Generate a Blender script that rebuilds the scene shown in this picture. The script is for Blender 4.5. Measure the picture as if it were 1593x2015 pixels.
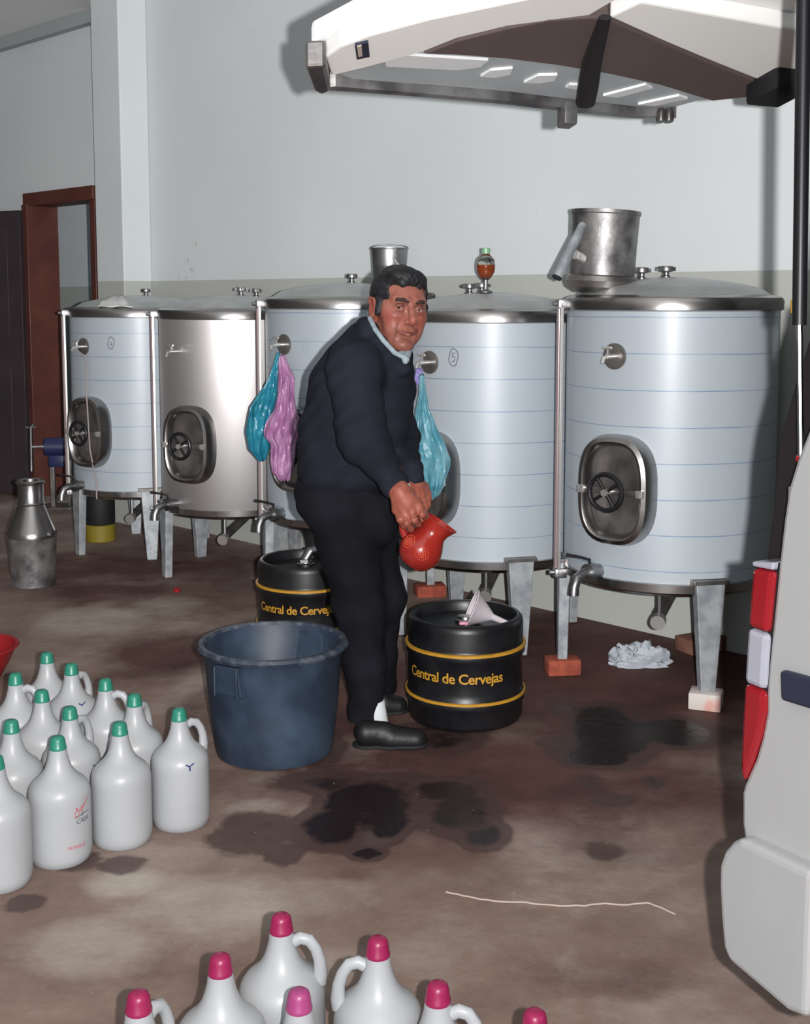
import bpy, bmesh, math, random
import numpy as np
from mathutils import Matrix, Vector, noise
random.seed(7)
for _o in list(bpy.data.objects): bpy.data.objects.remove(_o, do_unlink=True)
SC = bpy.context.scene
COL = SC.collection

# ---------------------------------------------------------------- camera
HC = 1.40                      # eye height
PITCH = math.radians(6.0)
FPX = 2400.0; PX0, PY0 = 810.0, 839.0      # principal point in the 1593x2015 frame
cam_d = bpy.data.cameras.new('camera'); cam = bpy.data.objects.new('camera', cam_d); COL.objects.link(cam)
cam.location = (0, 0, HC); cam.rotation_euler = (math.radians(90) - PITCH, 0, 0)
cam_d.sensor_fit = 'VERTICAL'; cam_d.sensor_height = 36.0; cam_d.sensor_width = 36.0*1593/2015
cam_d.lens = FPX/2015*36.0
cam_d.shift_x = (1593/2 - PX0)/2015.0
cam_d.shift_y = -(2015/2 - PY0)/2015.0
cam_d.clip_start = 0.02; cam_d.clip_end = 100
SC.camera = cam

# ---------------------------------------------------------------- exposure, world, lights
SC.view_settings.view_transform = 'Standard'; SC.view_settings.look = 'None'
SC.view_settings.gamma = 1.0; SC.view_settings.use_curve_mapping = False
SC.view_settings.exposure = -0.08
W = bpy.data.worlds.new('world'); SC.world = W; W.use_nodes = True
bg = W.node_tree.nodes['Background']; bg.inputs[0].default_value = (0.55, 0.68, 0.85, 1); bg.inputs[1].default_value = 0.18

def lamp(name, kind, loc, power, size=0.02, rot=(0,0,0), color=(1,1,1), smooth=None, size_y=None):
    d = bpy.data.lights.new(name, kind); d.energy = power; d.color = color
    if kind == 'AREA':
        d.size = size
        if size_y: d.shape = 'RECTANGLE'; d.size_y = size_y
    else: d.shadow_soft_size = size
    if smooth is not None:      # film-like gentle falloff of the camera flash
        d.use_nodes = True; nt = d.node_tree
        em = nt.nodes['Emission']; f = nt.nodes.new('ShaderNodeLightFalloff')
        f.inputs['Strength'].default_value = 1.0; f.inputs['Smooth'].default_value = smooth
        nt.links.new(f.outputs['Quadratic'], em.inputs['Strength'])
    o = bpy.data.objects.new(name, d); o.location = loc; o.rotation_euler = rot; COL.objects.link(o)
    return o
FLASH = lamp('camera_flash', 'POINT', (0.075, 0.0, HC + 0.005), 4350.0, 0.011, color=(1.0, 0.955, 0.93), smooth=80.0)
# daylight through the wide vehicle gate behind the photographer
lamp('gate_daylight', 'AREA', (-0.6, -4.2, 1.7), 130.0, 3.6, rot=(math.radians(90), 0, 0), color=(0.80, 0.90, 1.0), size_y=2.6)

# ---------------------------------------------------------------- projection helpers: photograph pixel -> place in the room
_cp, _sp = math.cos(PITCH), math.sin(PITCH)
DEPTH = 1.2                    # depths below are written for a 2000 px focal length and scaled to the final lens
def ray(px, py):
    a, b = (px - PX0)/FPX, (PY0 - py)/FPX
    return Vector((a, _cp + b*_sp, b*_cp - _sp))
def P(px, py, Y):
    Y = Y*DEPTH; r = ray(px, py); return Vector((0, 0, HC)) + r*(Y/r.y)
def FL(px, py, z=0.0):
    r = ray(px, py); return Vector((0, 0, HC)) + r*((z - HC)/r.z)
def on_plane(px, py, n, d):
    r = ray(px, py); n = Vector(n); c = Vector((0, 0, HC))
    return c + r*((d - n.dot(c))/n.dot(r))

# ---------------------------------------------------------------- materials
def lin(c):
    return tuple(((v/255)/12.92 if v/255 <= .04045 else ((v/255+.055)/1.055)**2.4) for v in c) + (1,)
def mat(name, rgb, rough=.6, metal=0, spec=.5, noise_amt=0, noise_scale=8, rgb2=None, bump=0, bump_scale=60, coat=0, trans=0, alpha=1, ior=1.45, aniso=0, sss=0, detail=6, mode='obj', bump_dist=.004, ramp=(.35,.65)):
    m = bpy.data.materials.new(name); m.use_nodes = True; nt = m.node_tree; b = nt.nodes['Principled BSDF']
    b.inputs['Base Color'].default_value = lin(rgb); b.inputs['Roughness'].default_value = rough
    b.inputs['Metallic'].default_value = metal; b.inputs['Specular IOR Level'].default_value = spec
    b.inputs['Coat Weight'].default_value = coat; b.inputs['Transmission Weight'].default_value = trans
    b.inputs['Alpha'].default_value = alpha; b.inputs['IOR'].default_value = ior
    b.inputs['Anisotropic'].default_value = aniso; b.inputs['Subsurface Weight'].default_value = sss
    if sss: b.inputs['Subsurface Radius'].default_value = (.012, .005, .003)
    tc = nt.nodes.new('ShaderNodeTexCoord'); out = tc.outputs['Object']
    if rgb2 is not None:
        n = nt.nodes.new('ShaderNodeTexNoise'); n.inputs['Scale'].default_value = noise_scale; n.inputs['Detail'].default_value = detail
        nt.links.new(out, n.inputs['Vector'])
        r = nt.nodes.new('ShaderNodeValToRGB'); r.color_ramp.elements[0].position = ramp[0]; r.color_ramp.elements[1].position = ramp[1]
        r.color_ramp.elements[0].color = lin(rgb); r.color_ramp.elements[1].color = lin(rgb2)
        nt.links.new(n.outputs['Fac'], r.inputs[0]); nt.links.new(r.outputs[0], b.inputs['Base Color'])
    if bump:
        n2 = nt.nodes.new('ShaderNodeTexNoise'); n2.inputs['Scale'].default_value = bump_scale; n2.inputs['Detail'].default_value = 4
        nt.links.new(out, n2.inputs['Vector'])
        bp = nt.nodes.new('ShaderNodeBump'); bp.inputs['Strength'].default_value = bump; bp.inputs['Distance'].default_value = bump_dist
        nt.links.new(n2.outputs['Fac'], bp.inputs['Height']); nt.links.new(bp.outputs[0], b.inputs['Normal'])
    return m
M = {}
M['steel'] = mat('polished_steel', (172,170,168), .26, 1, rgb2=(150,148,148), noise_scale=5, bump=.15, bump_scale=14, bump_dist=.003)
M['steel_dull'] = mat('dull_steel', (160,160,162), .42, 1, rgb2=(128,128,130), noise_scale=9, bump=.2, bump_scale=20)
M['steel_lid'] = mat('brushed_steel_lid', (205,208,208), .5, .75, rgb2=(180,184,184), noise_scale=6, bump=.15, bump_scale=90)
M['steel_dark'] = mat('dark_steel', (150,147,144), .34, .8, rgb2=(104,101,100), noise_scale=10, bump=.2, bump_scale=30)
M['galv'] = mat('galvanised_sheet', (168,174,178), .5, .35, rgb2=(134,140,146), noise_scale=22, bump=.2, bump_scale=60)
M['galv_dirty'] = mat('weathered_zinc', (150,150,150), .45, .7, rgb2=(92,90,92), noise_scale=14, bump=.3, bump_scale=40)
M['bright'] = mat('bright_metal', (225,225,222), .22, .8)
M['black'] = mat('black_plastic', (22,22,26), .4)
M['black_rubber'] = mat('black_rubber', (20,20,24), .7)
M['keg'] = mat('black_keg_rubber', (15,15,18), .38, rgb2=(26,26,29), noise_scale=14, bump=.15, bump_scale=18)
M['yellow'] = mat('yellow_paint', (186,138,44), .5, rgb2=(172,126,38), noise_scale=30)
M['tub'] = mat('blue_grey_tub_plastic', (38,50,66), .5, rgb2=(68,84,102), noise_scale=7, bump=.12, bump_scale=25, ramp=(.42,.85), detail=9)
M['tub_rim'] = mat('worn_tub_rim_plastic', (44,54,68), .5, rgb2=(108,116,124), noise_scale=30, ramp=(.45,.85))
M['jug'] = mat('white_polythene', (164,167,170), .38, sss=.0, rgb2=(158,161,165), noise_scale=6)
M['green_cap'] = mat('green_plastic', (44,124,104), .35)
M['pink_cap'] = mat('magenta_plastic', (140,30,74), .35)
M['pink_cap2'] = mat('pale_magenta_plastic', (150,62,112), .35)
M['blue_ink'] = mat('blue_ink', (40,40,110), .6)
M['red_ink'] = mat('red_ink', (185,70,80), .6)
M['dark_ink'] = mat('dark_ink', (60,60,80), .6)
M['terracotta'] = mat('glazed_red_clay', (146,40,32), .2, rgb2=(132,34,28), noise_scale=9, coat=.4, bump=.08, bump_scale=22)
M['clay_relief'] = mat('pale_clay_relief', (205,88,60), .3, coat=.4)
M['sweater'] = mat('navy_wool', (33,36,45), .95, spec=.1, rgb2=(38,41,50), noise_scale=5, bump=.5, bump_scale=260, bump_dist=.003)
M['trousers'] = mat('charcoal_cloth', (27,27,33), .9, spec=.1, rgb2=(23,23,28), noise_scale=6, bump=.4, bump_scale=300, bump_dist=.002)
M['shirt'] = mat('pale_blue_shirt_cloth', (150,165,172), .8, rgb2=(128,142,152), noise_scale=90, bump=.2, bump_scale=120)
M['sock'] = mat('white_sock', (205,210,214), .9)
M['sheet'] = mat('white_sheet', (214,216,214), .8)
M['leather'] = mat('black_leather', (20,20,22), .5, bump=.3, bump_scale=60)
M['hair'] = mat('black_hair', (20,20,24), .55, rgb2=(32,32,36), noise_scale=40, bump=.6, bump_scale=70, bump_dist=.008)
M['brow'] = mat('brow_hair', (56,38,36), .8)
M['eye_white'] = mat('eye_white', (140,128,122), .2)
M['iris'] = mat('dark_iris', (34,20,16), .12)
M['blue_bag'] = mat('blue_polythene_film', (28,108,134), .32, rgb2=(48,136,156), noise_scale=9, bump=.7, bump_scale=26, bump_dist=.01)
M['cyan_bag'] = mat('cyan_polythene_film', (72,138,156), .38, rgb2=(122,168,180), noise_scale=9, bump=.7, bump_scale=26, bump_dist=.01)
M['pink_bag'] = mat('pink_polythene_film', (150,100,144), .32, rgb2=(184,142,178), noise_scale=12, bump=.8, bump_scale=28, bump_dist=.01)
M['violet_bag'] = mat('violet_polythene_film', (140,130,190), .4, bump=.6, bump_scale=40)
M['paper'] = mat('white_paper', (170,178,186), .8, rgb2=(158,166,174), noise_scale=20)
M['funnel'] = mat('white_funnel_plastic', (200,192,198), .4)
M['funnel_pink'] = mat('pink_stained_plastic', (196,130,150), .4)
M['brick'] = mat('red_brick', (158,78,58), .9, rgb2=(128,62,48), noise_scale=26, bump=.5, bump_scale=70)
M['brick_white'] = mat('whitewashed_brick', (196,190,186), .9, rgb2=(200,120,100), noise_scale=14, bump=.4, bump_scale=70, ramp=(.5,.75))
M['brick_grey'] = mat('dusty_brick', (120,84,70), .9, rgb2=(98,66,56), noise_scale=16, bump=.5, bump_scale=60)
M['white_paint'] = mat('white_car_paint', (163,165,166), .35, coat=.3)
M['paint_lightened'] = mat('lightened_white_car_paint', (238,239,237), .45)  # tailgate copy of the car paint, lightened to make up for weak light
M['gate_inner'] = mat('grey_primed_panel', (168,176,180), .4, rgb2=(150,158,162), noise_scale=3)
M['gate_hole'] = mat('white_panel_back', (214,218,220), .5)
M['trim_brown'] = mat('brown_trim_panel', (92,80,78), .75, rgb2=(84,72,70), noise_scale=3)
M['car_red'] = mat('red_lens', (140,20,30), .12, coat=.8)
M['car_clear'] = mat('clear_lens', (160,162,174), .12, coat=.8)
M['car_dark'] = mat('dark_seal', (30,26,28), .6)
M['moulding'] = mat('navy_grey_moulding', (40,44,62), .5)
M['chrome'] = mat('silver_rod', (200,205,215), .15, 1)
M['wood_dark'] = mat('dark_door_wood', (52,43,47), .6, rgb2=(42,35,40), noise_scale=3)
M['wood_brown'] = mat('reddish_brown_door_wood', (88,50,42), .45, rgb2=(74,40,35), noise_scale=5)
M['red_plastic'] = mat('red_plastic', (138,28,34), .35)
M['string'] = mat('white_string', (176,162,152), .8)
M['glass'] = mat('clear_glass', (235,245,240), .03, trans=1, ior=1.45)
M['amber'] = mat('amber_liquid', (190,84,34), .15, trans=.35)
M['green_glass'] = mat('pale_green_plastic', (120,170,130), .3)
M['tube_pink'] = mat('wine_tinted_tube', (150,132,134), .25, metal=.3)
M['hose'] = mat('cloudy_hose', (150,140,140), .4)
M['pump_blue'] = mat('dark_blue_enamel', (34,42,78), .4)
M['yellow_dull'] = mat('dull_yellow_paint', (120,108,30), .6)

def tank_film():
    m = bpy.data.materials.new('protective_film_with_printed_lines'); m.use_nodes = True; nt = m.node_tree; b = nt.nodes['Principled BSDF']
    N = nt.nodes; L = nt.links
    tc = N.new('ShaderNodeTexCoord'); sx = N.new('ShaderNodeSeparateXYZ'); L.new(tc.outputs['Object'], sx.inputs[0])
    nz = N.new('ShaderNodeTexNoise'); nz.inputs['Scale'].default_value = 2.2; L.new(tc.outputs['Object'], nz.inputs['Vector'])
    def math_(op, a, c, d=None):
        n = N.new('ShaderNodeMath'); n.operation = op
        for i, v in enumerate((a, c, d)):
            if v is None: continue
            if isinstance(v, (int, float)): n.inputs[i].default_value = v
            else: L.new(v, n.inputs[i])
        return n.outputs[0]
    wob = math_('MULTIPLY', nz.outputs['Fac'], .012)
    z = math_('ADD', sx.outputs['Z'], wob)
    fr = math_('FRACT', math_('DIVIDE', math_('SUBTRACT', z, .045), .1235), 0)
    dd = math_('ABSOLUTE', math_('SUBTRACT', fr, .5), 0)
    line = math_('LESS_THAN', dd, .014)
    n2 = N.new('ShaderNodeTexNoise'); n2.inputs['Scale'].default_value = 9; L.new(tc.outputs['Object'], n2.inputs['Vector'])
    strength = math_('MULTIPLY', line, math_('MULTIPLY_ADD', n2.outputs['Fac'], 1.0, .15))
    mx = N.new('ShaderNodeMix'); mx.data_type = 'RGBA'
    mx.inputs[6].default_value = lin((163,173,181)); mx.inputs[7].default_value = lin((84,120,154)); L.new(strength, mx.inputs[0])
    L.new(mx.outputs[2], b.inputs['Base Color']); b.inputs['Roughness'].default_value = .5; b.inputs['Metallic'].default_value = .08
    b.inputs['Coat Weight'].default_value = .25; b.inputs['Coat Roughness'].default_value = .3
    bp = N.new('ShaderNodeBump'); bp.inputs['Strength'].default_value = .12; bp.inputs['Distance'].default_value = .004
    n3 = N.new('ShaderNodeTexNoise'); n3.inputs['Scale'].default_value = 5; L.new(tc.outputs['Object'], n3.inputs['Vector'])
    L.new(n3.outputs['Fac'], bp.inputs['Height']); L.new(bp.outputs[0], b.inputs['Normal'])
    return m
M['film'] = tank_film()

def brushed():
    m = bpy.data.materials.new('brushed_tank_steel'); m.use_nodes = True; nt = m.node_tree; b = nt.nodes['Principled BSDF']
    b.inputs['Base Color'].default_value = lin((176,174,174)); b.inputs['Metallic'].default_value = 1; b.inputs['Roughness'].default_value = .42
    b.inputs['Anisotropic'].default_value = .75
    tg = nt.nodes.new('ShaderNodeTangent'); tg.direction_type = 'RADIAL'; tg.axis = 'Z'; nt.links.new(tg.outputs[0], b.inputs['Tangent'])
    return m
M['brushed'] = brushed()

# ---------------------------------------------------------------- mesh building
class MB:
    def __init__(s): s.v = []; s.f = []
    def add(s, verts, faces, T=None):
        o = len(s.v)
        for p in verts: s.v.append(T @ Vector(p) if T is not None else Vector(p))
        for f in faces: s.f.append(tuple(i + o for i in f))
        return s
    def box(s, c, size, T=None, b=0):
        x, y, z = (v/2 for v in size); c = Vector(c)
        if b <= 0:
            V = [c + Vector((i*x, j*y, k*z)) for i in (-1,1) for j in (-1,1) for k in (-1,1)]
            return s.add(V, [(0,1,3,2),(4,6,7,5),(0,4,5,1),(2,3,7,6),(0,2,6,4),(1,5,7,3)], T)
        bm = bmesh.new(); bmesh.ops.create_cube(bm, size=1)
        bmesh.ops.scale(bm, vec=size, verts=bm.verts)
        bmesh.ops.bevel(bm, geom=bm.edges[:], offset=b, segments=2, profile=.5, affect='EDGES')
        bm.verts.index_update()
        s.add([v.co + c for v in bm.verts], [tuple(v.index for v in f.verts) for f in bm.faces], T); bm.free(); return s
    def lathe(s, prof, seg=48, T=None, cap0=True, cap1=True):
        n = len(prof); V = []; F = []
        for r, z in prof:
            for i in range(seg):
                a = 2*math.pi*i/seg; V.append((r*math.cos(a), r*math.sin(a), z))
        for j in range(n-1):
            for i in range(seg):
                k = (i+1) % seg; F.append((j*seg+i, j*seg+k, (j+1)*seg+k, (j+1)*seg+i))
        if cap0: F.append(tuple(range(seg))[::-1])
        if cap1: F.append(tuple((n-1)*seg+i for i in range(seg)))
        return s.add(V, F, T)
    def tube(s, pts, r, seg=10, T=None, closed=False, flat=1.0):
        pts = [Vector(p) for p in pts]; n = len(pts); V = []; F = []
        rr = r if isinstance(r, (list, tuple)) else [r]*n
        prev = None
        for i, p in enumerate(pts):
            if closed: t = pts[(i+1) % n] - pts[i-1]
            else: t = pts[min(i+1, n-1)] - pts[max(i-1, 0)]
            t.normalize()
            if prev is None:
                u = t.orthogonal().normalized()
                if abs(t.z) < .9: u = Vector((0,0,1)).cross(t).normalized()
            else:
                u = prev - t*prev.dot(t)
                u = u.normalized() if u.length > 1e-6 else t.orthogonal().normalized()
            prev = u; w = t.cross(u)
            for k in range(seg):
                a = 2*math.pi*k/seg; V.append(p + u*(math.cos(a)*rr[i]) + w*(math.sin(a)*rr[i]*flat))
        for i in range(n if closed else n-1):
            j = (i+1) % n
            for k in range(seg):
                l = (k+1) % seg; F.append((i*seg+k, i*seg+l, j*seg+l, j*seg+k))
        if not closed: F.append(tuple(range(seg))[::-1]); F.append(tuple((n-1)*seg+k for k in range(seg)))
        return s.add(V, F, T)
    def prism(s, poly, d0, d1, T=None, axis='y'):
        n = len(poly); V = []
        for d in (d0, d1):
            for a, b in poly: V.append((a, d, b) if axis == 'y' else ((a, b, d) if axis == 'z' else (d, a, b)))
        F = [tuple(range(n)), tuple(range(n, 2*n))[::-1]] + [(i, (i+1) % n + 0, (i+1) % n + n, i+n)[::-1] for i in range(n)]
        return s.add(V, F, T)
    def ball(s, c, r, T=None, seg=20, rings=12):
        r = r if isinstance(r, (tuple, list)) else (r, r, r)
        V = [(c[0], c[1], c[2]-r[2])]; F = []
        for j in range(1, rings):
            b = -math.pi/2 + math.pi*j/rings
            for i in range(seg):
                a = 2*math.pi*i/seg; V.append((c[0]+r[0]*math.cos(b)*math.cos(a), c[1]+r[1]*math.cos(b)*math.sin(a), c[2]+r[2]*math.sin(b)))
        V.append((c[0], c[1], c[2]+r[2])); L = len(V)-1
        for i in range(seg):
            k = (i+1) % seg; F.append((0, 1+k, 1+i)); F.append((L, L-seg+i, L-seg+k))
            for j in range(rings-2): F.append((1+j*seg+i, 1+j*seg+k, 1+(j+1)*seg+k, 1+(j+1)*seg+i))
        return s.add(V, F, T)

WM = {}
def obj(name, mb, m, parent=None, world=False, smooth=True, angle=35, bevel=0, label=None, loc=None):
    me = bpy.data.meshes.new(name); o = bpy.data.objects.new(name, me); COL.objects.link(o)
    base = Matrix.Identity(4)
    if parent is not None: o.parent = parent; base = WM.get(parent.name, Matrix.Identity(4))
    if loc is not None and parent is None: o.location = loc; base = Matrix.Translation(loc)
    WM[o.name] = base
    V = mb.v
    if world: inv = base.inverted(); V = [inv @ Vector(v) for v in V]
    me.from_pydata([tuple(v) for v in V], [], mb.f)
    bm = bmesh.new(); bm.from_mesh(me); bmesh.ops.recalc_face_normals(bm, faces=bm.faces); bm.to_mesh(me); bm.free()
    if m is not None: me.materials.append(m)
    if smooth:
        me.polygons.foreach_set('use_smooth', [True]*len(me.polygons)); me.set_sharp_from_angle(angle=math.radians(angle))
    if bevel:
        bv = o.modifiers.new('bevel', 'BEVEL'); bv.width = bevel; bv.segments = 2; bv.limit_method = 'ANGLE'
    if label: o['label'] = label
    return o
def tag(o, label=None, cat=None, group=None, kind=None):
    if label: o['label'] = label
    if cat: o['category'] = cat
    if group: o['group'] = group
    if kind: o['kind'] = kind
    return o
def thing(name, loc, label, cat, group=None, rz=0, Mx=None):
    o = bpy.data.objects.new(name, None); COL.objects.link(o); o.empty_display_size = .1
    m = Mx if Mx is not None else Matrix.Translation(loc) @ Matrix.Rotation(rz, 4, 'Z')
    o.matrix_world = m; WM[o.name] = m
    return tag(o, label, cat, group)
def copy_tree(o, Mx, label=None, skip=()):
    def rec(a, par):
        c = a.copy(); COL.objects.link(c); c.parent = par
        WM[c.name] = WM[a.name]
        for ch in [x for x in bpy.data.objects if x.parent == a]:
            if ch.name.split('.')[0] in skip: continue
            rec(ch, c)
        return c
    r = rec(o, None); r.matrix_world = Mx
    if label: r['label'] = label
    return r
def R_(a, ax='Z'): return Matrix.Rotation(a, 4, ax)
def T_(x, y=0, z=0): return Matrix.Translation((x, y, z)) if not isinstance(x, Vector) else Matrix.Translation(x)
def frame(o, x, y, z):
    m = Matrix.Identity(4)
    for i, c in enumerate((x, y, z)):
        for j in range(3): m[j][i] = c[j]
    for j in range(3): m[j][3] = o[j]
    return m

def text_mb(txt, size, depth=0.0, spacing=1.0, res=3, shear=0, bold=0):
    c = bpy.data.curves.new('lettering_curve', 'FONT'); c.body = txt; c.size = size; c.resolution_u = res; c.space_character = spacing
    c.shear = shear; c.offset = bold
    o = bpy.data.objects.new('lettering_temp', c); COL.objects.link(o)
    dg = bpy.context.evaluated_depsgraph_get(); dg.update()
    me = bpy.data.meshes.new_from_object(o.evaluated_get(dg))
    bm = bmesh.new(); bm.from_mesh(me); bmesh.ops.remove_doubles(bm, verts=bm.verts, dist=1e-5)
    bmesh.ops.triangulate(bm, faces=bm.faces)
    mb = MB(); bm.verts.index_update()
    mb.add([v.co.copy() for v in bm.verts], [tuple(v.index for v in f.verts) for f in bm.faces]); bm.free()
    bpy.data.objects.remove(o, do_unlink=True); bpy.data.curves.remove(c); bpy.data.meshes.remove(me)
    return mb
def wrap(mb, R, ang0, z0):
    """flat x,y -> around a cylinder of radius R; x grows to the viewer's right"""
    mb.v = [Vector((R*math.cos(ang0 + v.x/R), R*math.sin(ang0 + v.x/R), z0 + v.y)) for v in mb.v]
    return mb
def stroke(mb, pts, w):
    pts = [Vector((a, b)) for a, b in pts]; n = len(pts); V = []
    for i, p in enumerate(pts):
        t = (pts[min(i+1, n-1)] - pts[max(i-1, 0)]); t.normalize(); q = Vector((-t.y, t.x))*w/2
        V += [(p.x+q.x, p.y+q.y, 0), (p.x-q.x, p.y-q.y, 0)]
    mb.add(V, [(2*i, 2*i+1, 2*i+3, 2*i+2) for i in range(n-1)]); return mb

# ---------------------------------------------------------------- smooth-union fields for organic shapes
class SDF:
    def __init__(s, lo, hi, res):
        s.lo = np.array(lo, float); s.res = res
        s.n = np.ceil((np.array(hi, float) - s.lo)/res).astype(int) + 1
        s.D = np.full(s.n, 1.0, np.float32)
    def _reg(s, lo, hi, pad):
        a = np.clip(np.floor((np.minimum(lo, hi) - pad - s.lo)/s.res).astype(int), 0, s.n)
        b = np.clip(np.ceil((np.maximum(lo, hi) + pad - s.lo)/s.res).astype(int) + 1, 0, s.n)
        sl = tuple(slice(i, j) for i, j in zip(a, b))
        ax = [s.lo[i] + s.res*np.arange(a[i], b[i]) for i in range(3)]
        return sl, np.meshgrid(*ax, indexing='ij', sparse=True)
    def _mix(s, sl, d, k, sub):
        D = s.D[sl]
        if sub:
            h = np.clip(.5 - .5*(D + d)/k, 0, 1); s.D[sl] = D*(1-h) - d*h + k*h*(1-h)
        else:
            h = np.clip(.5 + .5*(D - d)/k, 0, 1); s.D[sl] = D*(1-h) + d*h - k*h*(1-h)
    def cap(s, a, b, ra, rb=None, k=.01, sub=False):
        rb = ra if rb is None else rb; a = np.array(a, float); b = np.array(b, float); rm = max(ra, rb)
        sl, (X, Y, Z) = s._reg(np.minimum(a, b) - rm, np.maximum(a, b) + rm, 3*k + .03)
        ba = b - a; L = max(ba @ ba, 1e-12)
        t = np.clip(((X-a[0])*ba[0] + (Y-a[1])*ba[1] + (Z-a[2])*ba[2])/L, 0, 1)
        d = np.sqrt((X-a[0]-t*ba[0])**2 + (Y-a[1]-t*ba[1])**2 + (Z-a[2]-t*ba[2])**2) - (ra + (rb-ra)*t)
        s._mix(sl, d, k, sub); return s
    def chain(s, pts, rs, k=.01, sub=False):
        for i in range(len(pts)-1): s.cap(pts[i], pts[i+1], rs[i], rs[i+1], k, sub)
        return s
    def ell(s, c, r, k=.01, rot=None, sub=False):
        c = np.array(c, float); r = np.array(r, float); rm = r.max() if rot is not None else r
        sl, (X, Y, Z) = s._reg(c - rm, c + rm, 3*k + .03)
        X, Y, Z = X-c[0], Y-c[1], Z-c[2]
        if rot is not None:
            A = np.array(rot.to_3x3().transposed())
            X, Y, Z = (A[i,0]*X + A[i,1]*Y + A[i,2]*Z for i in range(3))
        k0 = np.sqrt((X/r[0])**2 + (Y/r[1])**2 + (Z/r[2])**2); k1 = np.sqrt((X/r[0]**2)**2 + (Y/r[1]**2)**2 + (Z/r[2]**2)**2) + 1e-9
        s._mix(sl, k0*(k0-1)/k1, k, sub); return s
    def plane(s, p, n, k=.01):           # keep the side n points away from
        p = np.array(p, float); n = np.array(n, float); n /= np.linalg.norm(n)
        ax = [s.lo[i] + s.res*np.arange(s.n[i]) for i in range(3)]
        X, Y, Z = np.meshgrid(*ax, indexing='ij', sparse=True)
        d = -((X-p[0])*n[0] + (Y-p[1])*n[1] + (Z-p[2])*n[2])
        s._mix((slice(None),)*3, d, k, True); return s
    def mesh(s):
        D = s.D; S = D < 0; nx, ny, nz = D.shape
        c = [S[i:nx-1+i, j:ny-1+j, k:nz-1+k] for i in (0,1) for j in (0,1) for k in (0,1)]
        a = np.logical_and.reduce(c); o = np.logical_or.reduce(c); act = o & ~a
        I = np.argwhere(act); idx = np.full(act.shape, -1, np.int64); idx[act] = np.arange(len(I))
        acc = np.zeros((len(I), 3)); cnt = np.zeros(len(I))
        corners = [(i,j,k) for i in (0,1) for j in (0,1) for k in (0,1)]
        for p in corners:
            for ax in range(3):
                if p[ax]: continue
                q = list(p); q[ax] = 1
                d0 = D[I[:,0]+p[0], I[:,1]+p[1], I[:,2]+p[2]]; d1 = D[I[:,0]+q[0], I[:,1]+q[1], I[:,2]+q[2]]
                m = (d0 < 0) != (d1 < 0); t = np.where(m, d0/np.where(m, d0-d1, 1), 0)
                pos = I + np.array(p); pos = pos.astype(float); pos[:, ax] += t
                acc[m] += pos[m]; cnt[m] += 1
        V = s.lo + s.res*acc/cnt[:, None]; F = []
        for ax in range(3):
            u, w = [(1,2),(2,0),(0,1)][ax]
            sl0 = [slice(1, n-1) for n in D.shape]; sl1 = list(sl0)
            sl0[ax] = slice(0, D.shape[ax]-1); sl1[ax] = slice(1, D.shape[ax])
            A = S[tuple(sl0)]; B = S[tuple(sl1)]
            E = np.argwhere(A != B); off = np.ones(3, int); off[ax] = 0; E = E + off
            flip = ~S[E[:,0], E[:,1], E[:,2]]
            def cell(du, dw):
                e = E.copy(); e[:, u] -= du; e[:, w] -= dw; return idx[e[:,0], e[:,1], e[:,2]]
            q = np.stack([cell(1,1), cell(0,1), cell(0,0), cell(1,0)], 1); q[flip] = q[flip][:, ::-1]
            F.append(q)
        F = np.concatenate(F); F = F[(F >= 0).all(1)]
        return V, F
def field_obj(name, parts, m, parent=None, T=None, label=None, smooth_iter=1, color=None):
    """parts: list of (V,F[,T]); vertices in world space after T; relative to parent's base"""
    base = WM.get(parent.name, Matrix.Identity(4)) if parent is not None else Matrix.Identity(4)
    Vs, Fs, off, loc = [], [], 0, []
    for V, F, Tm in parts:
        loc.append(V.copy())
        A = np.array(base.inverted() @ Tm)
        Vs.append(V @ A[:3,:3].T + A[:3,3]); Fs.append(F + off); off += len(V)
    V = np.concatenate(Vs); F = np.concatenate(Fs)
    me = bpy.data.meshes.new(name)
    me.vertices.add(len(V)); me.vertices.foreach_set('co', V.astype(np.float32).ravel())
    me.loops.add(len(F)*4); me.loops.foreach_set('vertex_index', F.astype(np.int32).ravel())
    me.polygons.add(len(F)); me.polygons.foreach_set('loop_start', np.arange(0, len(F)*4, 4, dtype=np.int32))
    me.polygons.foreach_set('loop_total', np.full(len(F), 4, np.int32))
    me.update(calc_edges=True); me.validate()
    me.polygons.foreach_set('use_smooth', [True]*len(me.polygons))
    o = bpy.data.objects.new(name, me); COL.objects.link(o); me.materials.append(m)
    if parent is not None: o.parent = parent
    WM[o.name] = base
    if color is not None:
        at = me.color_attributes.new('tint', 'FLOAT_COLOR', 'POINT')
        cc = np.concatenate([color(i, l) for i, l in enumerate(loc)])
        if len(cc) == len(me.vertices): at.data.foreach_set('color', cc.astype(np.float32).ravel())
    if label: o['label'] = label
    return o
I4 = Matrix.Identity(4)
# ================================================================ the room
WN = Vector((.703, .711, 0)).normalized(); WD = 4.262        # main wall: WN.p = WD, receding to the left
WT = Vector((WN.y, -WN.x, 0))                              # along the wall, to the right and nearer
W0 = WN*WD
def wl(t, off=0, z=0): return W0 + WT*t - WN*off + Vector((0, 0, z))   # off = distance into the room
def wall_t(px, off=0):                                      # wall coordinate seen at pixel column px
    p = on_plane(px, 587, WN, WD - off); return (p - W0).dot(WT)
CEIL = 3.21; WAIN = 1.505
TW = frame(W0, WT, -WN, Vector((0,0,1)))                    # local x along wall, y into the room, z up

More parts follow.
